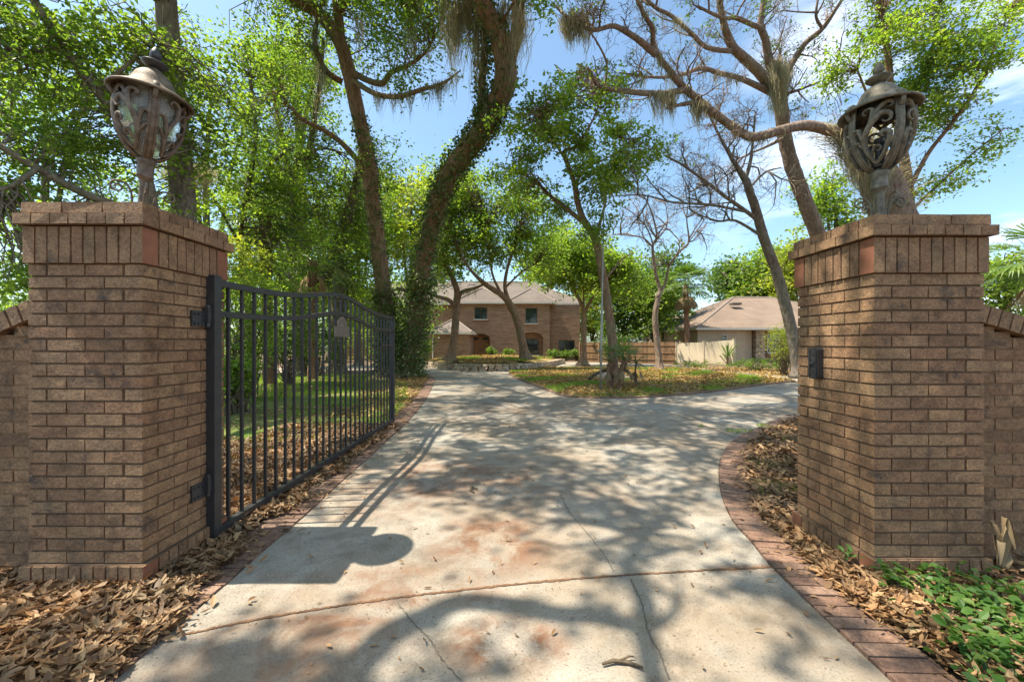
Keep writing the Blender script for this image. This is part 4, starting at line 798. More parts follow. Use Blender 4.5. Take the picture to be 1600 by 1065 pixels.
# ------------------------------------------------------------------ background trees
def bgtree(name, label, px, d, top, w, lm, n=130, leaf=.22, cr=.8, low=None, bk='bark_dark', group=None, lobes=9, per=40):
    by = HY-(gz(d)-EYE)*FPX/d; low = low if low is not None else by-(by-top)*.28; mid = (top+low)/2; hr = (low-top)/2; bl = []
    for k in range(lobes):
        a = random.uniform(-1, 1); b_ = random.uniform(-1, 1); s = random.uniform(.32, .5)
        bl.append((px+a*w*.6, mid+b_*hr*.6, d+random.uniform(-1, 1)*w*d/FPX*.4, w*s, hr*s, w*d/FPX*s, int(1.3*n/lobes)))
    r = .012*(by-top)*d/FPX+.1
    return tree(name, label, None, [(px, by, d, r), (px+random.uniform(-4, 4), (by+low)/2, d, r*.85), (px+random.uniform(-8, 8), mid, d, r*.5), (px, top+hr*.4, d, r*.2)],
         [[(px, low, d, r*.5), (px+w*.25, mid, d, r*.35), (px+w*.5, mid-hr*.4, d, r*.15)], [(px, low, d, r*.5), (px-w*.25, mid, d, r*.35), (px-w*.5, mid-hr*.3, d, r*.15)]],
         bl, leaf=leaf, per=per, cr=cr, lm=lm, bk=bk, sides=8, group=group, twr=.02)
bgtree('background_tree', 'pale green tree crown between the two leaning trunks', 640, 30, 250, 60, 'leaf_yellow', 190, .2, .7, low=470)
bgtree('background_tree', 'bright green tree behind the leaning oak, seen through the gate', 560, 27, 255, 60, 'leaf_bright', 200, .18, .6, low=520)
bgtree('background_tree', 'dark green tree with hanging shade behind the palms', 470, 25, 200, 70, 'leaf_mid', 240, .17, .6, low=520)
bgtree('background_tree', 'tall dense tree behind the left pillar and its lantern', 330, 18, 60, 110, 'leaf_bright', 95, .13, .5, low=500)
bgtree('background_tree', 'wide leafy tree at the far left edge beyond the low wall', 70, 15, 40, 120, 'leaf_bright', 90, .12, .45, low=480)
bgtree('background_tree', 'tall tree high above the middle of the gate', 470, 21, -20, 90, 'leaf_bright', 80, .14, .5, low=230)
bgtree('background_tree', 'tree above the roof of the two-storey house at its left end', 690, 50, 225, 50, 'leaf_mid', 170, .32, 1.1, low=470)
bgtree('background_tree', 'tall thin-crowned tree above the ridge of the two-storey house', 860, 52, 340, 40, 'leaf_dark', 110, .32, 1.0, low=460)
bgtree('background_tree', 'pale green tree between the house corner and the leaning slender tree', 925, 46, 405, 36, 'leaf_yellow', 150, .26, .8, low=540)
bgtree('background_tree', 'deep green tree filling the gap between house and wooden fence', 975, 36, 400, 40, 'leaf_dark', 170, .25, .8, low=540)
bgtree('background_tree', 'bluish green bushy tree left of the tall palm', 1035, 40, 385, 34, 'leaf_dark', 130, .25, .8, low=520)
bgtree('background_tree', 'leafy tree just above the wooden fence behind the small bare tree', 1018, 34, 440, 30, 'leaf_mid', 110, .22, .7, low=530)
bgtree('background_tree', 'dark oak crown behind the ridge of the neighbouring roof', 1150, 55, 385, 48, 'leaf_dark', 200, .34, 1.1, low=500)
bgtree('background_tree', 'greener oak crown right behind the neighbouring roof', 1205, 52, 365, 44, 'leaf_bright', 190, .33, 1.1, low=500)
bgtree('background_tree', 'olive crown at the right end of the neighbouring roof beside the pillar', 1250, 45, 370, 36, 'leaf_yellow', 130, .3, .9, low=500)
bgtree('background_tree', 'small green tree between the dead oak and the shaggy trunk', 1300, 24, 270, 26, 'leaf_bright', 90, .16, .5, low=420)
bgtree('background_tree', 'vivid green tree right of the latch pillar above the low wall', 1570, 14, 385, 50, 'leaf_bright', 130, .1, .36, low=520)
np.random.seed(5); random.seed(5)
# far woodland: one mass on the horizon
mb = MB()
for k in range(70):
    x = -170+k*5+random.uniform(-2, 2); y = 78+random.uniform(-8, 10); h = random.uniform(8, 13)
    cs = inell(40, (x, y, h*.5+gz(y)), (5, 4, h*.52), .6); clumps(mb, cs, 22, 1.3, .6)
tag(mb.build('distant_woods', [M['leaf_dark']]), 'distant band of dark woods along the horizon', 'woods', kind='stuff')
mb = MB()
for k in range(26):
    x = -60+k*2.2; y = 34+random.uniform(-4, 6)
    if x > -8: break
    cs = inell(60, (x, y, 3.6), (3, 3, 4.2), .5); clumps(mb, cs, 30, .8, .26)
tag(mb.build('woodland_undergrowth', [M['leaf_mid']]), 'green undergrowth behind the lawn left of the house', 'undergrowth', kind='stuff')

# shrubs
def shrub(label, px, py, d, rx, ry, n, lm, leaf=.08, cr=.2, per=34, group=None, name='shrub'):
    g = P(px, py, d); base = np.array([g[0], g[1], gz(d)]); t = thing(name, label, 'shrub', tuple(base), group)
    mb = MB(); cs = inell(n, g, (rx*d/FPX, rx*d/FPX*.7, ry*d/FPX), .4); cs[:, 2] = np.maximum(cs[:, 2], base[2]+.1)
    clumps(mb, cs, per, cr, leaf); mb.build('foliage', [M[lm]], t)
    mb = MB()
    for q in cs[::max(1, n//26)]: twig(mb, base+np.random.normal(size=3)*[.08, .08, 0], q, .018, .004)
    mb.build('stems', [M['bark_dark']], t)
shrub('broad bright shrub behind the gate beside the left pillar', 385, 500, 9.5, 52, 78, 120, 'leaf_bright')
shrub('loose leafy shrub behind the first bars of the gate', 372, 415, 10.5, 48, 50, 80, 'leaf_yellow')
shrub('mid green shrub seen through the gate left of its plaque', 450, 520, 12.5, 44, 55, 100, 'leaf_mid')
shrub('dark shrub seen through the gate right under the plaque', 495, 545, 17, 34, 38, 70, 'leaf_dark', .1)
shrub('low bright shrub with broad leaves at the edge of the lawn behind the gate', 372, 590, 7.6, 28, 30, 40, 'leaf_bright', .1, .14)
shrub('shrub beside the porch of the two-storey house', 664, 540, 32, 10, 14, 30, 'leaf_bright', .14, .25)
shrub('yellow-flowering bush in front of the neighbouring window beside the pillar', 1226, 535, 17, 26, 30, 90, 'leaf_yellow', .07, .2)
shrub('low greenery along the foot of the beige fence', 1180, 568, 21, 50, 7, 60, 'leaf_mid', .08, .15)
shrub('low weeds at the corner of the wooden fence', 1090, 568, 25, 40, 5, 30, 'leaf_mid', .08, .15)
shrub('dark shrub in front of the wooden fence right of the maple', 960, 540, 30, 22, 20, 50, 'leaf_dark', .14, .3)
shrub('bare-looking pale bush above the beige fence', 1085, 530, 36, 14, 18, 12, 'leaf_mid', .12, .3, 16)

for px_, h_ in ((770, 548), (795, 550), (862, 552), (884, 553), (901, 551)):
    shrub({770: 'low shrub against the house wall right of its door', 795: 'low shrub behind the leaning oak at the house wall', 862: 'low shrub at the corner of the arched recess', 884: 'low shrub under the wide ground floor window', 901: 'low shrub at the right corner of the house front'}[px_], px_, h_, 37.5, 8, 6, 24, 'leaf_mid', .14, .22)
# palms
def fan(mb, c, d, L, n=22, w=.035, arc=2.4, droop=.35):
    d = np.asarray(d, float); d /= np.linalg.norm(d); up_ = np.array([0, 0, 1.0]); s = np.cross(d, up_); s /= np.linalg.norm(s)+1e-9; u = np.cross(s, d)
    for a in np.linspace(-arc/2, arc/2, n):
        dd = d*math.cos(a)+s*math.sin(a)+u*random.uniform(-.05, .1); dd /= np.linalg.norm(dd); LL = L*(.75+.25*math.cos(a))*random.uniform(.85, 1.08); pr = np.cross(dd, u); pr /= np.linalg.norm(pr)+1e-9
        p0, p1, p2, p3 = c, c+dd*LL*.4, c+dd*LL*.75-up_*LL*droop*.25, c+dd*LL*.95-up_*LL*droop*.8
        V = [p0, p1-pr*w/2, p1+pr*w/2, p2-pr*w*.35, p2+pr*w*.35, p3]; mb.add(V, [[1, 3, 4, 2]], [[0, 1, 2], [3, 5, 4]])
def palm(label, px, by, d, topy, r, L, nf, lean=0, dead=6, name='palm_tree', n=22, dk=.35, el0=-.5):
    b_ = P(px, by, d); top = P(px+lean, topy, d); t = thing(name, label, 'palm', tuple(b_))
    mb = MB(); k = 14; pts = [b_+(top-b_)*i/k+np.array([math.sin(i*.5)*.02, 0, 0]) for i in range(k+1)]; mb.tube(pts, [r*(1.15 if i % 2 else .9) for i in range(k+1)], 10, .15)
    for i in range(40):
        f = .25+.75*random.random(); a = random.random()*6.3; p = b_+(top-b_)*f; o_ = np.array([math.cos(a), math.sin(a), 0]); mb.tube([p+o_*r*.8, p+o_*r*1.5+[0, 0, r*1.3]], [r*.22, r*.08], 4)
    mb.build('trunk', [M['palmtrunk']], t)
    mb = MB(); de = MB()
    for i in range(nf):
        a = i*2.4+random.uniform(-.3, .3); el = el0+(1.35-el0)*((i+.5)/nf); d_ = np.array([math.cos(a)*math.cos(el), math.sin(a)*math.cos(el), math.sin(el)])
        st = L*.55; c1 = top+d_*st*.5; c2 = top+d_*st-[0, 0, .08*L]; mb.tube([top, c1, c2], [.014, .011, .007], 4); fan(mb, c2, d_+[0, 0, -.35], L*.62, n, .03*L/1.0, droop=dk)
    mb.build('crown', [M['frond']], t)
    for i in range(dead):
        a = random.random()*6.3; d_ = np.array([math.cos(a)*.45, math.sin(a)*.45, -1]); c2 = top+d_*L*.4; de.tube([top, top+[d_[0]*L*.2, d_[1]*L*.2, -.05], c2], [.013, .01, .006], 4); fan(de, c2, d_, L*.5, 14, .03*L, 1.0, .2)
    if dead: de.build('dead_fronds', [M['frond_dead']], t)
    return t
palm('tall cabbage palm with ragged brown skirt behind the fences left of the neighbouring house', 1074, 568, 31, 446, .17, 2.1, 26, -2, 30, n=26, el0=-.2)
palm('cabbage palm with drooping fans left of the dark forked oak', 420, 600, 13, 330, .16, 1.5, 18, -6, 5)
palm('dark palm with hanging fans between the forked oak and the leaning oak', 487, 592, 15, 408, .15, 1.4, 16, 2, 6)
palm('green fan palm rising behind the low wall right of the latch pillar', 1625, 640, 9.6, 408, .14, 1.3, 16, -4, 2)
palm('young shaggy palm leaning left, nearer the pole on the leafy island', 954, 608, 11.2, 566, .065, .62, 8, -1, 2, n=12, el0=.35)
palm('young shaggy palm leaning right beside the island mound', 966, 608, 11.1, 562, .07, .68, 9, 10, 3, n=12, el0=.3)
palm('small yellowing palm sprout on the island right of the two shaggy ones', 993, 604, 11.6, 566, .025, .6, 8, 1, 2, n=12)
def yucca(label, px, py, d, L, n):
    b_ = G(px, py); k = d/b_[1]; b_ = P(px, py, b_[1]); t = thing('yucca_plant', label, 'plant', tuple(b_)); mb = MB(); mb.tube([b_, b_+[0, 0, L*.35]], [.09, .07], 8, .2); mb.build('trunk', [M['palmtrunk']], t)
    mb = MB()
    for i in range(n):
        a = random.random()*6.3; el = random.uniform(-.1, 1.45); d_ = np.array([math.cos(a)*math.cos(el), math.sin(a)*math.cos(el), math.sin(el)]); s = np.cross(d_, [0, 0, 1.0]); s /= np.linalg.norm(s); c_ = b_+[0, 0, L*.35]; LL = L*random.uniform(.6, 1)
        mb.add([c_-s*.015, c_+s*.015, c_+d_*LL*.5+s*.035, c_+d_*LL*.5-s*.035, c_+d_*LL-[0, 0, .12*LL]], [[0, 1, 2, 3]], [[3, 2, 4]])
    mb.build('blades', [M['frond']], t)
yucca('spiky yucca in front of the beige vinyl fence', 1137, 570, 0, 1.7, 46)

# ------------------------------------------------------------------ grass, litter, ground cover
def inpoly(pts, poly):
    x, y = pts[:, 0], pts[:, 1]; c_ = np.zeros(len(pts), bool); px = np.array(poly)[:, 0]; py = np.array(poly)[:, 1]; j = len(poly)-1
    for i in range(len(poly)):
        k = ((py[i] > y) != (py[j] > y)) & (x < (px[j]-px[i])*(y-py[i])/(py[j]-py[i]+1e-12)+px[i]); c_ ^= k; j = i
    return c_
def scatter(n, box, poly=None):
    p = np.column_stack([np.random.uniform(box[0], box[1], n), np.random.uniform(box[2], box[3], n)])
    return p[inpoly(p, poly)] if poly is not None else p
def vnoise(p, s, seed=0):
    r = np.random.RandomState(seed); a = 0
    for k in range(5):
        w = r.normal(size=2)*s; a = a+np.sin(p @ w*6.28+r.rand()*6.28)
    return a/5
def zg(y): return -np.maximum(0, y-BEND)*SLOPE
def blades(mb, p, z, h, w):
    n = len(p); a = np.random.rand(n)*6.3; hh = h*(.5+np.random.rand(n)); ln = np.random.normal(size=(n, 2))*hh[:, None]*.45; dx = np.column_stack([np.cos(a), np.sin(a)])*w*.5
    b0 = np.column_stack([p-dx, z]); b1 = np.column_stack([p+dx, z]); tp = np.column_stack([p+ln, z+hh]); V = np.stack([b0, b1, tp], 1).reshape(-1, 3); i = np.arange(n)*3
    mb.add(V, None, np.stack([i, i+1, i+2], -1))
def litter(mb, p, z, L, lift=.02, curl=.3, wide=1.0):
    n = len(p); 
    if not n: return
    a = np.random.rand(n)*6.3; L = L*(.6+.8*np.random.rand(n)); w = L*(.12+.11*np.random.rand(n))*wide; tilt = np.random.normal(size=n)*.34
    d = np.column_stack([np.cos(a)*np.cos(tilt), np.sin(a)*np.cos(tilt), np.sin(tilt)]); roll = np.random.normal(size=n)*.35
    s0 = np.column_stack([-np.sin(a), np.cos(a), 0*a]); nv = np.cross(d, s0); s = s0*np.cos(roll)[:, None]+nv*np.sin(roll)[:, None]; nv = np.cross(d, s)
    c_ = np.column_stack([p, z+np.random.rand(n)*lift+.004+np.abs(np.sin(tilt))*L*.4+np.abs(np.sin(roll))*w*.8]); cu = (np.random.normal(size=n)*curl*.5+curl*.6)[:, None]; L = L[:, None]; w = w[:, None]
    fd = (np.random.rand(n)*.7)[:, None]
    row = lambda t, ww, k: (c_+d*L*t+s*w*ww+nv*(cu*L*(t*t)*1.0+abs(k)*fd*w))
    V = np.stack([row(-.5, 0, 0), row(-.2, .85, 1), row(-.2, 0, 0), row(-.2, -.85, 1), row(.18, .9, 1), row(.18, 0, 0), row(.18, -.9, 1), row(.5, 0, 0)], 1).reshape(-1, 3)
    i = np.arange(n)*8; S = lambda *k: np.stack([i+q for q in k], -1)
    mb.add(V, np.concatenate([S(1, 2, 5, 4), S(2, 3, 6, 5)]), np.concatenate([S(0, 2, 1), S(0, 3, 2), S(4, 5, 7), S(5, 6, 7)]))
np.random.seed(21)
lawnpoly = [(-9.5, 4.3), (-2.05, 4.5), (-2.15, 6.9), tuple(G(636, 622)[:2]), tuple(G(636, 600)[:2]), (-5.2, 17.6), (-16, 18.8), (-16, 4.3)]
mb = MB(); p = scatter(190000, (-16, -2, 4.3, 19), lawnpoly); v = vnoise(p, .28, 3)+.6*vnoise(p, 1.2, 5); keep = (v > -.12) & (np.random.rand(len(p)) < np.clip(9/p[:, 1], .35, 1)) & (p[:, 1] > 4.6+.8*vnoise(p, .5, 9)); p = p[keep]
blades(mb, p, zg(p[:, 1])-.006, .07, .011)
p = scatter(150000, (-.5, 10, 9, 24), [tuple(q) for q in IAc]); v = vnoise(p, .3, 13)+.7*vnoise(p, .9, 15); p = p[v > .15]; blades(mb, p, zg(p[:, 1])+.03, .055, .016)
p = scatter(9000, (1.9, 4, 3.5, 8)); dR = np.array([np.interp(q, Rc[:60, 1], Rc[:60, 0]) for q in p[:, 1]]); v = vnoise(p, .9, 23); p = p[(p[:, 0] > dR+.35) & (v > .25) & (p[:, 1] < 6.5)]; blades(mb, p, zg(p[:, 1]), .05, .01)
tag(mb.build('grass', [M['grass']]), 'patchy green grass on the lawn and island', 'grass', kind='stuff')
mb = MB()
# left strip, from the foot of the pillar to beyond the gate
def nearlitter(n, box, f, L=.075, lift=.035, curl=.3):
    p = scatter(n, box); p = p[f(p)]; litter(mb, p, zg(p[:, 1]), L, lift, curl)
Lx = lambda y: np.interp(y, Lc[:90, 1], Lc[:90, 0]); Rx = lambda y: np.interp(y, Rc[:80, 1], Rc[:80, 0])
notpil = lambda p: ~((p[:, 0] > -2.62) & (p[:, 0] < -2.0) & (p[:, 1] > 2.16) & (p[:, 1] < 2.79)) & ~((p[:, 0] > 1.99) & (p[:, 0] < 2.61) & (p[:, 1] > 2.24) & (p[:, 1] < 2.87))
edge = lambda p: .16*vnoise(p, .7, 31)+.06*vnoise(p, 3, 33)
nearlitter(56000, (-4.2, -1.3, .7, 3.2), lambda p: (p[:, 0] < Lx(p[:, 1])+.06-.11*np.maximum(p[:, 1]-1.7, 0)+edge(p)-.07*np.random.rand(len(p))) & notpil(p), .058, .05, .5)
nearlitter(17000, (-3.6, -1.7, 3.0, 6.5), lambda p: (p[:, 0] < Lx(p[:, 1])-.12+edge(p)*.8) & (np.random.rand(len(p)) < np.clip(1.25-(p[:, 1]-3)*.2, .3, 1)), .07, .03)
nearlitter(5000, (-8, -1.8, 6.0, 16), lambda p: (p[:, 0] < Lx(p[:, 1])-.3+edge(p)) & (vnoise(p, .3, 41) > -.25), .08, .02)
nearlitter(22000, (-8, -2.2, 3, 8), lambda p: (p[:, 0] < -2.1) & (p[:, 1] < 5.4+.9*vnoise(p, .5, 9)), .075, .03)
# beside the right pillar
nearlitter(26000, (1.6, 4.2, .8, 2.3), lambda p: (p[:, 0] > Rx(p[:, 1])+.24+edge(p)*.4) & notpil(p), .062, .05, .5)
nearlitter(9000, (1.6, 2.02, 1.9, 3.4), lambda p: (p[:, 0] > Rx(p[:, 1])+.27+.04*np.random.normal(size=len(p))) & notpil(p), .06, .03)
nearlitter(17000, (1.9, 5.5, 2.9, 7.2), lambda p: (p[:, 0] > Rx(p[:, 1])+.27+.05*np.random.normal(size=len(p))) & (np.random.rand(len(p)) < .8), .075, .03)
nearlitter(5000, (2.6, 5, 1.2, 2.4), lambda p: notpil(p), .065, .05)
# crumbled bits between the whole leaves
nearlitter(16000, (-4.2, -1.3, .7, 5), lambda p: (p[:, 0] < Lx(p[:, 1])+.10-.06*np.maximum(p[:, 1]-1.7, 0)+edge(p)-.1*np.random.rand(len(p))) & notpil(p), .026, .05, .3)
nearlitter(12000, (1.4, 4.2, .8, 5), lambda p: (p[:, 0] > Rx(p[:, 1])+.18+.06*np.random.normal(size=len(p))) & notpil(p), .026, .05, .3)
# stray leaves on slab and pavers
nearlitter(330, (-1.6, 1.6, 1.2, 9), lambda p: (p[:, 0] > Lx(p[:, 1])) & (p[:, 0] < Rx(p[:, 1])+.2), .035, .002, .15)
nearlitter(900, (-2.0, -1.3, .9, 8), lambda p: (p[:, 0] < Lx(p[:, 1])+.12-.3*np.abs(np.random.normal(size=len(p)))*.4), .055, .006, .25)
nearlitter(260, (1.4, 2.2, 1.1, 5), lambda p: (p[:, 0] > Rx(p[:, 1])+.02), .045, .004, .2)
nearlitter(2600, (-1.6, 1.55, 1.7, 2.5), lambda p: np.abs(p[:, 1]-(1.797+(p[:, 0]+1.6)*.1855)-.03) < .02*np.abs(np.random.normal(size=len(p)))*(.4+1.6*np.exp(-((p[:, 0]+.45)/.5)**2)), .012, .003, .2)
nearlitter(700, (-1.6, 1.55, 1.2, 6), lambda p: (p[:, 0] > Lx(p[:, 1])) & (p[:, 0] < Rx(p[:, 1])), .012, .001, .1)
tag(mb.build('leaf_litter', [M['litter']]), 'dry tan oak leaves strewn beside the driveway', 'leaf litter', kind='stuff')
mb = MB(); p = scatter(30000, (-.5, 10, 9, 24), [tuple(q) for q in IAc]); p = p[(vnoise(p, .3, 13)+.5*vnoise(p, .9, 15) < .25) | (p[:, 1] < 10.4)]; litter(mb, p, zg(p[:, 1])+.035, .11, .02)
p = scatter(9000, (8, 14, 13, 24)); k = (p[:, 0] > 10.3+.2*np.random.normal(size=len(p))) & (p[:, 1] > 16.5); litter(mb, p[k], zg(p[k][:, 1]), .11, .02)
p = scatter(5000, (-6, -2, 7, 16.5)); k = (p[:, 0] < Lx(p[:, 1])-.28) & (p[:, 0] > Lx(p[:, 1])-1.5+.6*vnoise(p, .5, 77)); litter(mb, p[k], zg(p[k][:, 1]), .1, .02)
tag(mb.build('fallen_leaves', [M['litter_yellow']]), 'yellow and orange fallen leaves scattered on the island grass', 'fallen leaves', kind='stuff')
# periwinkle ground cover bottom right and a few sprigs
mb = MB(); 
for (px, py, r, n) in ((1540, 985, .2, 300), (1570, 1030, .2, 330), (1500, 960, .12, 160), (1440, 905, .10, 170), (1400, 925, .09, 130), (1480, 900, .07, 80), (1575, 950, .14, 200), (1460, 935, .1, 90), (1545, 1060, .15, 240), (1410, 895, .07, 60), (1595, 990, .2, 260), (1325, 893, .025, 12)):
    g0 = G(px, py); q = np.random.normal(size=(n, 2))*r*.55+g0[:2]; C = np.column_stack([q, .03+np.random.rand(n)*.09]); C = C[(C[:, 0] < 1.97) | (C[:, 1] < 2.22)]
    k_ = np.random.rand(len(C)) < .5; C = C[k_]; litter(mb, C[:, :2], C[:, 2], .04, .01, .12, 1.7)
g0 = G(1428, 870)
for k in range(50):
    pass
tag(mb.build('periwinkle', [M['leaf_vinca']]), 'glossy green periwinkle creeping over the litter by the latch pillar', 'ground cover', kind='stuff')
# dry strap leaves stuck up by the wall
dt = thing('dry_plant', 'dried curled strap-leaved plant standing against the right low wall', 'plant', tuple(G(1560, 905)))
g0 = G(1560, 905)
for k, (dx, dz, L, tw) in enumerate(((.0, .33, .02, .3), (.07, .28, .06, -.3), (-.1, .22, -.03, .4), (-.2, .03, .0, .1), (.14, .05, .0, .2), (.10, .14, .1, -.2), (-.05, .30, .05, .1))):
    mb = MB(); pts = cat([g0+[0, 0, .0], g0+[dx*.3, -.02, dz*.7+.02], g0+[dx*.8, -.05+L, dz+.03], g0+[dx*1.4+.02, -.08+L, dz*.55+.02]], 6); N = len(pts); w = .016*np.sin(np.linspace(.35, math.pi, N))+.003
    a = np.linspace(0, 2.5*tw*3, N); S = np.column_stack([np.cos(a), np.sin(a), np.zeros(N)]); V = np.concatenate([pts-S*w[:, None], pts+[0, .004, -.004], pts+S*w[:, None]])
    mb.add(V, [[i, i+1, N+i+1, N+i] for i in range(N-1)]+[[N+i, N+i+1, 2*N+i+1, 2*N+i] for i in range(N-1)]); mb.build('strap_leaf', [M['frond_dead']], dt)
# grass tuft
mb = MB(); g0 = G(1556, 945)
for k in range(16):
    a = random.random()*6.3; L = random.uniform(.08, .18); e = g0+[math.cos(a)*L, math.sin(a)*L, L*.5]; m_ = (g0+e)/2+[0, 0, L*.25]; s = np.array([-math.sin(a), math.cos(a), 0])*.004; mb.add([g0-s, g0+s, m_+s, m_-s, e], [[0, 1, 2, 3]], [[3, 2, 4]])
tag(mb.build('grass_tuft', [M['grass']]), 'thin bladed green tuft among the periwinkle', 'plant')
# twig on the slab
mb = MB(); g0 = G(975, 1040)+[0, 0, .012]; mb.tube([g0+[-.09, -.005, 0], g0+[-.04, .01, .004], g0+[.02, .005, .0], g0+[.07, -.025, .003]], [.005, .007, .008, .005], 6, .2); mb.tube([g0+[-.01, .01, .004], g0+[.03, .03, .006], g0+[.05, .03, .004]], [.005, .004, .002], 5)
tag(mb.build('fallen_twig', [M['bark_dark']], None, True), 'short broken twig lying on the foreground concrete', 'twig')
mb = MB(); g0 = G(738, 765)+[0, 0, .01]; mb.tube([g0+[-.03, .09, 0], g0+[.0, .03, .01], g0+[-.015, -.04, .0], g0+[.03, -.1, .003]], [.006, .009, .008, .004], 6, .2); mb.tube([g0+[0, .03, .005], g0+[.05, -.02, .01]], [.005, .002], 5)
tag(mb.build('fallen_twig', [M['bark_dark']], None, True), 'small forked twig lying mid driveway beyond the pillar shadow', 'twig')

# island: mound with half buried edging hoop, thin pole
g0 = G(958, 592); mb = MB(); R_, N = 12, 28
V = []; 
for i in range(R_+1):
    for j in range(N):
        a = j/N*6.283; r = i/R_; V.append((g0[0]+math.cos(a)*r*.95, g0[1]+.3+math.sin(a)*r*.8, gz(g0[1])+.03+.26*(math.cos(r*math.pi)*.5+.5)+random.uniform(0, .012)))
mb.add(V, [[i*N+j, i*N+(j+1) % N, (i+1)*N+(j+1) % N, (i+1)*N+j] for i in range(R_) for j in range(N)]); o = mb.build('soil_mound', [M['mound']], None, True); o['kind'] = 'structure'
mb = MB(); mb.tube(cat([P(920, 592, 12.6), P(933, 583, 12.7), P(948, 577.5, 12.8), P(968, 576, 12.8), P(982, 581, 12.7), P(992, 592, 12.5), P(997, 600, 12.3)], 6), .05, 8, .1)
tag(mb.build('edging_hoop', [M['bark_dark']], None, True), 'dark curved log arching over the island mound', 'log')
mb = MB(); b_ = G(938, 611); tp = P(944, 305, b_[1]); mb.tube([b_, b_+(tp-b_)*.42, b_+(tp-b_)*.421, tp], [.032, .03, .022, .018], 10)
mb.lathe([(0, 0), (.05, 0), (.05, .02), (0, .03)], b_[0], b_[1], b_[2]+.03, 12)
mb.lathe([(0, 0), (.035, .0), (.04, .03), (.02, .07), (0, .075)], tp[0], tp[1], tp[2], 10); mb.box(b_[0]-.06, b_[0]-.02, b_[1]-.02, b_[1]+.02, b_[2]+1.05, b_[2]+1.15)
tag(mb.build('flagpole', [simple('weathered_pole', [(.27, .26, .22), (.38, .36, .31)], 5, .5, .1, .002, .2)], None, True), 'slender tall grey pole without a flag on the island', 'pole')

# raised bed: stone wall + planted top
WB = [G(674, 574)[:2], G(700, 577)[:2], G(745, 580)[:2], G(790, 579.5)[:2], G(825, 577.5)[:2], G(856, 573.5)[:2], G(872, 569)[:2], np.array([3.4, 30.5]), np.array([.5, 33]), np.array([-4, 32.5]), np.array([-6.4, 28])]
WBc = cat(WB, 10, True); M['stone'] = simple('pale_field_stone', [(.32, .27, .21), (.48, .42, .33)], 5, .9, .7, .03, island=[(.7, .65, .6), (1.1, 1.05, 1), (.9, .7, .6), (1.2, 1.15, 1.0)])
mb = MB(); seg = np.linalg.norm(np.diff(np.vstack([WBc, WBc[:1]]), axis=0), axis=1); S_ = np.concatenate([[0], np.cumsum(seg)]); CC = np.vstack([WBc, WBc[:1]]); hW = .36
for row in range(3):
    s = random.random()*.2
    while s < S_[-1]:
        L = random.uniform(.22, .5); q = s+L/2; x = np.interp(q, S_, CC[:, 0]); y = np.interp(q, S_, CC[:, 1]); x2 = np.interp(q+.1, S_, CC[:, 0]); y2 = np.interp(q+.1, S_, CC[:, 1]); t_ = np.array([x2-x, y2-y, 0]); t_ /= np.linalg.norm(t_)+1e-9; nr = np.array([t_[1], -t_[0], 0])
        h = hW/3; V = []
        for sz in (-1, 1):
            for sy in (-1, 1):
                for sx in (-1, 1): V.append(np.array([x, y, gz(y)+h*(row+.5)])+t_*sx*L*.48*random.uniform(.85, 1)+nr*sy*.13*random.uniform(.8, 1.25)+np.array([0, 0, sz*h*.5*random.uniform(.8, 1.05)]))
        mb.add(V, [[0, 2, 3, 1], [4, 5, 7, 6], [0, 1, 5, 4], [2, 6, 7, 3], [0, 4, 6, 2], [1, 3, 7, 5]]); s += L
tag(mb.build('stone_wall', [M['stone']]), 'low dry-laid field stone wall round the raised bed before the house', 'stone wall')
cen = WBc.mean(0); mb = MB(); V = []; K = 10
for i in range(K+1):
    f = 1-i/K
    for q in WBc: V.append(((q[0]-cen[0])*f*.995+cen[0], (q[1]-cen[1])*f*.995+cen[1], gz((q[1]-cen[1])*f+cen[1])+hW-.05+.34*math.sin((1-f)*math.pi/2)))
N = len(WBc); mb.add(V, [[i*N+j, i*N+(j+1) % N, (i+1)*N+(j+1) % N, (i+1)*N+j] for i in range(K) for j in range(N)]); o = mb.build('raised_bed', [M['island']], None, True); o['kind'] = 'structure'
mbq = MB(); mb = MB(); p = scatter(26000, (-6, 4, 20, 27), [tuple(q) for q in WBc]); v = vnoise(p, .25, 50); q_ = p[v <= .25][:9000]; f = np.linalg.norm((q_-cen)/np.array([5, 7]), axis=1); litter(mbq, q_, zg(q_[:, 1])+hW-.03+.34*np.clip(1-f**2, 0, 1), .13, .02); p = p[v > .2]; f = np.linalg.norm((p-cen)/np.array([5, 7]), axis=1); zz = zg(p[:, 1])+hW-.03+.34*np.clip(1-f**2, 0, 1); blades(mb, p, zz, .1, .03)
tag(mb.build('bed_grass', [M['grass']]), 'yellowish grass growing on the raised bed behind the stone wall', 'grass', kind='stuff')

tag(mbq.build('bed_leaves', [M['litter_yellow']]), 'fallen leaves lying on the raised bed behind the stone wall', 'fallen leaves', kind='stuff')
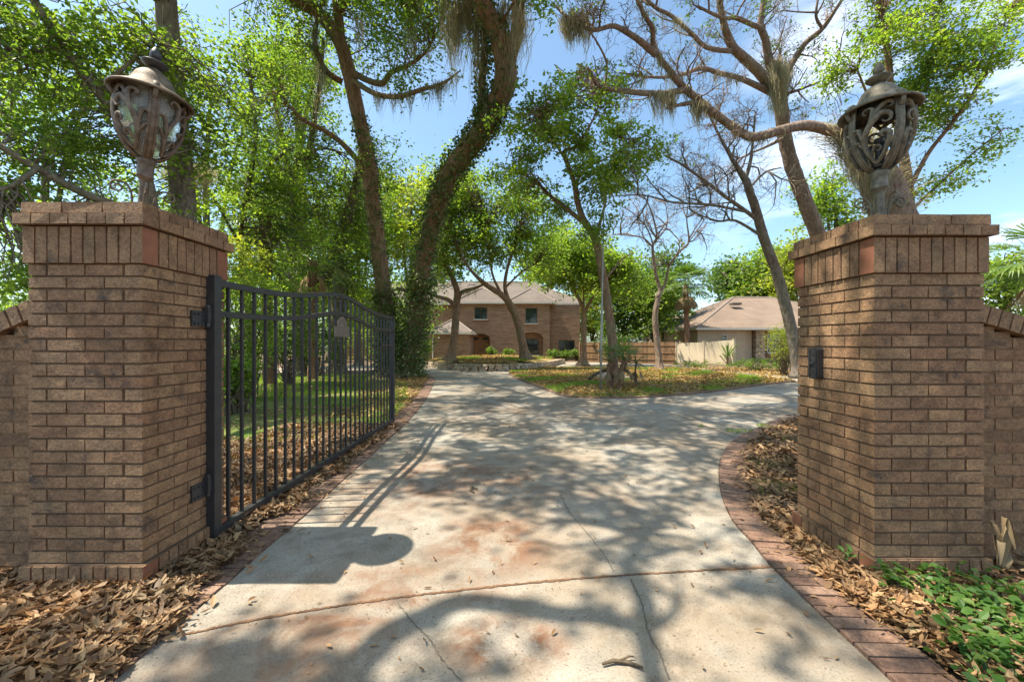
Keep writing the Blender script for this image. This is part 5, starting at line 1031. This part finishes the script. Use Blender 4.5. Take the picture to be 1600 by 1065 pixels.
# ------------------------------------------------------------------ two-storey brick house
def hbrick():
    m, n, l, b = newmat('house_brick'); tcn = n.new('ShaderNodeTexCoord'); sp = n.new('ShaderNodeSeparateXYZ'); cb = n.new('ShaderNodeCombineXYZ'); ad = n.new('ShaderNodeMath')
    l.new(tcn.outputs['Object'], sp.inputs[0]); l.new(sp.outputs[0], ad.inputs[0]); l.new(sp.outputs[1], ad.inputs[1]); l.new(ad.outputs[0], cb.inputs[0]); l.new(sp.outputs[2], cb.inputs[1])
    bt = n.new('ShaderNodeTexBrick'); bt.inputs['Color1'].default_value = (.31, .185, .115, 1); bt.inputs['Color2'].default_value = (.40, .245, .155, 1); bt.inputs['Mortar'].default_value = (.27, .19, .14, 1)
    bt.inputs['Scale'].default_value = 1; bt.inputs['Brick Width'].default_value = .21; bt.inputs['Row Height'].default_value = .068; bt.inputs['Mortar Size'].default_value = .008; l.new(cb.outputs[0], bt.inputs['Vector'])
    nz = noise(n, l, 1.6, 9, .75, objvec(n, l, (.5, .5, 3))); r = ramp(n, [(.6, .57, .54), (1.2, 1.15, 1.1)], [.36, .64]); l.new(nz.outputs[0], r.inputs[0]); l.new(mix(n, l, bt.outputs[0], r.outputs[0], 1.0, 'MULTIPLY'), b.inputs['Base Color']); b.inputs['Roughness'].default_value = .9
    return m
def shingle(name, c0, c1):
    m, n, l, b = newmat(name); v = objvec(n, l, (3, 3, 8)); nz = noise(n, l, 4, 6, .7, v); r = ramp(n, [c0, c1], [.3, .7]); l.new(nz.outputs[0], r.inputs[0]); n2 = noise(n, l, .6, 4, .6, objvec(n, l)); r2 = ramp(n, [(.8, .78, .78), (1.1, 1.1, 1.1)], [.35, .65]); l.new(n2.outputs[0], r2.inputs[0])
    l.new(mix(n, l, r.outputs[0], r2.outputs[0], 1.0, 'MULTIPLY'), b.inputs['Base Color']); b.inputs['Roughness'].default_value = .95
    wv = n.new('ShaderNodeTexWave'); wv.bands_direction = 'Z'; wv.inputs['Scale'].default_value = 2.6; wv.inputs['Distortion'].default_value = 1; l.new(objvec(n, l), wv.inputs['Vector']); bump(n, l, b, wv.outputs[0], .4, .03)
    return m
M['hbrick'] = hbrick(); M['shingle'] = shingle('brown_shingle', (.085, .07, .058), (.18, .145, .12)); M['shingle2'] = shingle('tan_shingle', (.135, .095, .068), (.23, .168, .122))
M['trim'] = simple('pale_trim', [(.55, .50, .42), (.66, .61, .53)], 4, .6); M['door'] = simple('orange_wood', [(.30, .13, .05), (.44, .20, .08)], 3, .45, .3, .01, 0, (6, 6, 1))
M['stucco'] = simple('tan_stucco', [(.41, .32, .225), (.49, .39, .28)], 3, .9, .5, .02); M['wframe'] = simple('dark_frame', [(.08, .06, .05), (.12, .1, .08)], 3, .5); M['dark'] = simple('deep_porch', [(.10, .06, .04), (.15, .09, .06)], 3, .9)
M['ridge'] = simple('ridge_shingle', [(.19, .15, .125), (.27, .22, .18)], 6, .9)
def hip(mb, x0, x1, y0, y1, z0, z1, ridge_in, axis='x', mi=0):
    ym, xm = (y0+y1)/2, (x0+x1)/2
    if axis == 'x': r0, r1 = (x0+ridge_in, ym, z1), (x1-ridge_in, ym, z1)
    else: r0, r1 = (xm, y0+ridge_in, z1), (xm, y1-ridge_in, z1)
    V = [(x0, y0, z0), (x1, y0, z0), (x1, y1, z0), (x0, y1, z0), r0, r1]
    if axis == 'x': mb.add(V, [[0, 1, 5, 4], [2, 3, 4, 5]], [[1, 2, 5], [3, 0, 4]], mi=mi)
    else: mb.add(V, [[1, 2, 5, 4], [3, 0, 4, 5]], [[0, 1, 4], [2, 3, 5]], mi=mi)
    for e_ in (((0, 4), (3, 4), (1, 5), (2, 5), (4, 5)) if axis == 'x' else ((0, 4), (1, 4), (2, 5), (3, 5), (4, 5))): mb.tube([np.array(V[e_[0]])+[0, 0, .02], np.array(V[e_[1]])+[0, 0, .02]], .085, 6, mi=2)
    mb.add([(x0, y0, z0-.18), (x1, y0, z0-.18), (x1, y1, z0-.18), (x0, y1, z0-.18), (x0, y0, z0-.002), (x1, y0, z0-.002), (x1, y1, z0-.002), (x0, y1, z0-.002)], [[0, 3, 2, 1], [0, 1, 5, 4], [1, 2, 6, 5], [2, 3, 7, 6], [3, 0, 4, 7]], mi=1 if mi == 0 else mi)
D = 40.0; hx = lambda px, d=D: (px-CX)*d/FPX; hz = lambda py, d=D: EYE+(HY-py)*d/FPX
def facade(mb, x0, x1, y, z0, z1, holes, depth=.28, mi=0):
    """wall sheet in the xz plane with rectangular or arched holes and their reveals (grid cut)"""
    xs = sorted(set([x0, x1]+[v for h in holes for v in (h[0], h[1])])); zs = sorted(set([z0, z1]+[v for h in holes for v in (h[2], h[3])]))
    for a, b2 in zip(xs[:-1], xs[1:]):
        for c0, c1 in zip(zs[:-1], zs[1:]):
            mxx, mz = (a+b2)/2, (c0+c1)/2
            if not any(h[0] < mxx < h[1] and h[2] < mz < h[3] for h in holes): mb.add([(a, y, c0), (b2, y, c0), (b2, y, c1), (a, y, c1)], [[0, 1, 2, 3]], mi=mi)
    for h in holes:
        a, b2, c0, c1, arch = h
        mb.add([(a, y, c0), (a, y, c1), (a, y+depth, c1), (a, y+depth, c0), (b2, y, c0), (b2, y, c1), (b2, y+depth, c1), (b2, y+depth, c0)], [[0, 1, 2, 3], [4, 7, 6, 5], [1, 5, 6, 2], [0, 3, 7, 4]], mi=mi)
        if arch:
            n_ = 12; w_ = (b2-a); V = []; 
            for i in range(n_+1):
                x = a+w_*i/n_; z = c1-arch*(1-math.sqrt(max(0, 1-(2*i/n_-1)**2))); V += [(x, y-.001, z), (x, y-.001, c1), (x, y+depth, z)]
            mb.add(V, [[3*i, 3*i+3, 3*i+4, 3*i+1] for i in range(n_)]+[[3*i, 3*i+2, 3*i+5, 3*i+3] for i in range(n_)], mi=mi)
ht = thing('brick_house', 'two-storey brown brick house with hipped roof at the end of the driveway', 'house', (0, D+5, gz(D)))
zb = gz(D)-.3; ze = hz(472)
mb = MB(); X0, X1, X2, X3 = hx(600), hx(716), hx(859), hx(908)
w1 = (hx(741.4), hx(761), hz(498.5), hz(479.8)); w2 = (hx(821), hx(839.5), hz(505), hz(481)); dr = (hx(735.7), hx(765.4), hz(558), hz(521.5)); a2 = (hx(812), hx(848.7), hz(563), hz(519)); w3 = (hx(872.8, 40.8), hx(898, 40.8), hz(554.5, 40.8), hz(531, 40.8))
facade(mb, X1, X2, D, zb, ze, [(*w1, 0), (*w2, 0), (*dr, .45), (*a2, .5)], .9)
facade(mb, X2, X3, D+.8, zb, ze, [(*w3, 0)], .2); facade(mb, X0-6, X1, D+1.2, zb, ze, [], .2)
mb.add([(X2, D, zb), (X2, D+.8, zb), (X2, D+.8, ze), (X2, D, ze), (X1, D, zb), (X1, D+1.2, zb), (X1, D+1.2, ze), (X1, D, ze), (X3, D+.8, zb), (X3, D+11, zb), (X3, D+11, ze), (X3, D+.8, ze), (X0-6, D+11, zb), (X0-6, D+11, ze)], [[0, 1, 2, 3], [4, 7, 6, 5], [8, 9, 10, 11], [9, 12, 13, 10]])
mb.add([(X0-6, D+1.2, zb), (X0-6, D+1.2, ze), (X0-6, D+11, ze), (X0-6, D+11, zb)], [[0, 1, 2, 3]]); mb.build('wall', [M['hbrick']], ht)
mb = MB(); hip(mb, X0-6.5, X3+.5, D+.75, D+11.5, ze+.005, hz(436)+.6, 5.2); hip(mb, X1-.4, hx(793), D-.45, D+6, ze+.01, hz(446), 2.4, 'y'); hip(mb, hx(793)-.02, hx(868), D-.47, D+6, ze+.014, hz(447), 2.4, 'y'); rf = mb.build('roof', [M['shingle'], M['trim'], M['ridge']], ht)
def window(par, x0, x1, z0, z1, y, fm, cols=2, rows=2, t=.07):
    mb = MB(); mb.box(x0, x1, y-.03, y+.03, z1-t, z1); mb.box(x0, x1, y-.03, y+.03, z0, z0+t); mb.box(x0, x0+t, y-.03, y+.03, z0+t+.001, z1-t-.001); mb.box(x1-t, x1, y-.03, y+.03, z0+t+.001, z1-t-.001)
    for i in range(1, cols): x = x0+(x1-x0)*i/cols; mb.box(x-.02, x+.02, y-.02, y+.02, z0+t+.002, z1-t-.002)
    for i in range(1, rows): z = z0+(z1-z0)*i/rows; mb.box(x0+t+.002, x1-t-.002, y-.015, y+.015, z-.018, z+.018)
    w = mb.build('window', [fm], par); mb = MB(); mb.add([(x0+t, y, z0+t), (x1-t, y, z0+t), (x1-t, y, z1-t), (x0+t, y, z1-t)], [[0, 1, 2, 3]]); sub(mb, 'pane', [M['pane']], w)
    mb = MB(); mb.box(x0-.1, x1+.1, y-.3, y-.032, z0-.1, z0-.002); sub(mb, 'sill', [M['trim']], w)
window(ht, *w1, D+.1, M['wframe']); window(ht, *w2, D+.1, M['wframe'], 1, 1, .05); window(ht, *w3, D+.9, M['wframe'], 3, 1)
window(ht, hx(817, 40.9), hx(841, 40.9), hz(554, 40.9), hz(529.5, 40.9), D+.85, M['wframe'], 1, 2)
mb = MB(); mb.add([(a2[0], D+.9, zb), (a2[1], D+.9, zb), (a2[1], D+.9, a2[3]), (a2[0], D+.9, a2[3])], [[0, 1, 2, 3]]); mb.build('recess_wall', [M['hbrick']], ht); mb = MB(); mb.add([(dr[0], D+.9, zb), (dr[1], D+.9, zb), (dr[1], D+.9, dr[3]), (dr[0], D+.9, dr[3])], [[0, 1, 2, 3]]); mb.build('recess_wall', [M['hbrick']], ht)
for s in (0, 1):
    x0 = dr[0]+.02+s*(dr[1]-dr[0])/2*.98; x1 = x0+(dr[1]-dr[0])/2*.95; mb = MB(); mb.box(x0, x1, D+.75, D+.8, zb+.1, dr[3]-.1)
    for a, b2 in ((.12, .45), (.5, .72)): mb.box(x0+.15, x1-.15, D+.73, D+.748, zb+.1+(dr[3]-zb)*a, zb+.1+(dr[3]-zb)*b2)
    dd = mb.build('door', [M['door']], ht); mb = MB(); mb.box(x0+.2, x1-.2, D+.735, D+.748, zb+(dr[3]-zb)*.80, zb+(dr[3]-zb)*.88); sub(mb, 'door_light', [M['pane']], dd)
    xh = x1-.08 if s == 0 else x0+.08; mb = MB(); mb.box(xh-.02, xh+.02, D+.68, D+.748, zb+1.2, zb+1.4); sub(mb, 'handle', [M['iron']], dd)
# porch block
d2 = 36.0; mb = MB(); xa, xb = hx(677, d2), hx(732, d2); zt = hz(519, d2); mb.box(xa, xb, d2, D+1.18, zb, zt); mb.build('porch_wall', [M['hbrick']], ht)
mb = MB(); hip(mb, xa-.4, xb+.35, d2-.45, D+1.3, zt+.004, hz(497.5, 38), 2.9, 'y'); mb.build('porch_roof', [M['shingle'], M['trim'], M['ridge']], ht)
mb = MB(); mb.tube([(xa-.03, d2-.05, zb), (xa-.03, d2-.05, zt)], .06, 6); mb.tube([(hx(716)+.1, D-.06, hz(515)), (hx(716)+.1, D-.06, ze-.2)], .05, 6); mb.build('downpipe', [M['trim']], ht)

# ------------------------------------------------------------------ neighbouring single-storey house
d3 = 33.0; zb3 = gz(d3)-.3; nt = thing('bungalow', 'tan stucco single-storey house with brown hipped roof to the right', 'house', (18, d3+6, gz(d3)))
nx = lambda px, d=d3: (px-CX)*d/FPX; ez = hz(512, d3)
mb = MB(); mb.box(nx(1090), nx(1164), d3, d3+14, zb3, ez-.18); mb.box(nx(1164)+.002, nx(1178), d3+.3, d3+13, zb3, ez-.18); mb.build('wall', [M['stucco']], nt)
mb = MB(); mb.box(nx(1178)+.004, nx(1330), d3+.6, d3+12.9, zb3, ez-.18); mb.build('brick_wall_face', [M['hbrick']], nt)
mb = MB(); hip(mb, nx(1083), nx(1420), d3-.6, d3+14.5, ez, hz(465, d3+7), 7.0); mb.build('roof', [M['shingle2'], M['trim'], M['ridge']], nt)
mb = MB(); hip(mb, nx(1058, 44), nx(1100, 44), 44, 52, hz(510, 44), hz(492, 46), 3, 'x'); mb.build('roof', [M['shingle2'], M['trim'], M['ridge']], nt)
mb = MB(); mb.box(nx(1132, 38), nx(1146, 38), 36.6, 37.2, hz(478, 38), hz(475, 38)); mb.build('roof_vent', [M['wframe']], nt)
mb = MB(); xs0, xs1 = nx(1180), nx(1194)
for k in range(24):
    z = zb3+.12+k*(ez-.3-zb3)/24; o_ = random.uniform(-.03, .03)
    mb.box(xs0+o_, (xs0+xs1)/2+o_*2, d3-.1+o_, d3+.55, z, z+(ez-.3-zb3)/24-.02, j=.015); mb.box((xs0+xs1)/2+.02+o_*2, xs1+o_, d3-.1-o_, d3+.55, z, z+(ez-.3-zb3)/24-.02, j=.015)
mb.build('stone_column', [M['stone']], nt)
window(nt, nx(1128.5), nx(1136), hz(532, d3), hz(523, d3), d3-.04, M['trim'], 1, 2, .05); window(nt, nx(1205), nx(1225), hz(551, d3), hz(521, d3), d3+.55, M['trim'], 1, 2, .06)
# fences
M['fencewood'] = simple('cedar_plank', [(.18, .11, .062), (.29, .185, .108)], 3, .8, .4, .01, 0, (5, 5, .8), island=[(.6, .56, .52), (1.15, 1.08, 1), (.85, .8, .7)]); M['vinyl'] = simple('beige_vinyl', [(.54, .44, .31), (.62, .52, .38)], 1.5, .5, .05, .003)
def woodfence(label, pa, pb, h, name='wooden_fence'):
    pa, pb = np.array(pa), np.array(pb); L = np.linalg.norm(pb-pa); u = np.array([*(pb-pa)/L, 0]); nr = np.array([u[1], -u[0], 0]); t = thing(name, label, 'fence', (*((pa+pb)/2), gz(pa[1])), 'wooden fence runs between the houses')
    mb = MB(); k = int(L/.145)
    for i in range(k):
        q = pa+(pb-pa)*(i+.5)/k; hh = h+random.uniform(-.02, .02); mb.obox((q[0], q[1], gz(q[1])+hh/2), u*L/k*.47, nr*.01, (0, 0, hh/2))
    mb.build('planks', [M['fencewood']], t)
    for z in (.3, h*.5, h-.25):
        mb = MB(); c_ = (pa+pb)/2; mb.obox((*(c_+nr[:2]*.03), gz(c_[1])+z), u*L/2, nr*.018, (0, 0, .028)); mb.build('rail', [M['fencewood']], t)
    for i in range(int(L/2.4)+1):
        q = pa+(pb-pa)*min(1, i*2.4/L); mb = MB(); mb.obox((q[0]+nr[0]*.06, q[1]+nr[1]*.06, gz(q[1])+h/2), u*.045, nr*.04, (0, 0, h/2+.03)); mb.build('post', [M['fencewood']], t)
woodfence('sunlit cedar plank fence joining the corner of the two-storey house', (hx(906, 37), 37), (hx(936, 36), 36), 1.7)
woodfence('cedar plank fence running to the beige fence behind the small bare tree', (hx(936, 34), 34), (hx(1056, 31), 31), 1.65)
vt = thing('vinyl_fence', 'smooth beige vinyl fence panels in front of the tan house', 'fence', (hx(1100, 31), 31, gz(31)))
pa, pb = np.array([hx(1057, 31), 31.0]), np.array([hx(1147, 28.5), 28.5])
for i in range(2):
    a_, b2 = pa+(pb-pa)*i/2, pa+(pb-pa)*(i+1)/2; za, zb_ = (1.55, 1.62) if i == 0 else (1.62, 1.75); ga, gb = gz(a_[1]), gz(b2[1]); nr = np.array([b2[1]-a_[1], -(b2[0]-a_[0])]); nr = nr/np.linalg.norm(nr)*.03
    mb = MB(); V = [(*(a_+nr), ga), (*(b2+nr), gb), (*(b2-nr), gb), (*(a_-nr), ga), (*(a_+nr), ga+za), (*(b2+nr), gb+zb_), (*(b2-nr), gb+zb_), (*(a_-nr), ga+za)]
    mb.add(V, [[0, 3, 2, 1], [4, 5, 6, 7], [0, 1, 5, 4], [1, 2, 6, 5], [2, 3, 7, 6], [3, 0, 4, 7]]); mb.build('panel', [M['vinyl']], vt)
for i in range(3):
    q = pa+(pb-pa)*i/2; mb = MB(); mb.box(q[0]-.07, q[0]+.07, q[1]-.07, q[1]+.07, gz(q[1]), gz(q[1])+(1.62, 1.69, 1.82)[i]); mb.box(q[0]-.09, q[0]+.09, q[1]-.09, q[1]+.09, gz(q[1])+(1.621, 1.691, 1.821)[i], gz(q[1])+(1.65, 1.72, 1.85)[i]); mb.build('post', [M['vinyl']], vt)
for o in bpy.data.objects:
    if '_o' in o: del o['_o']
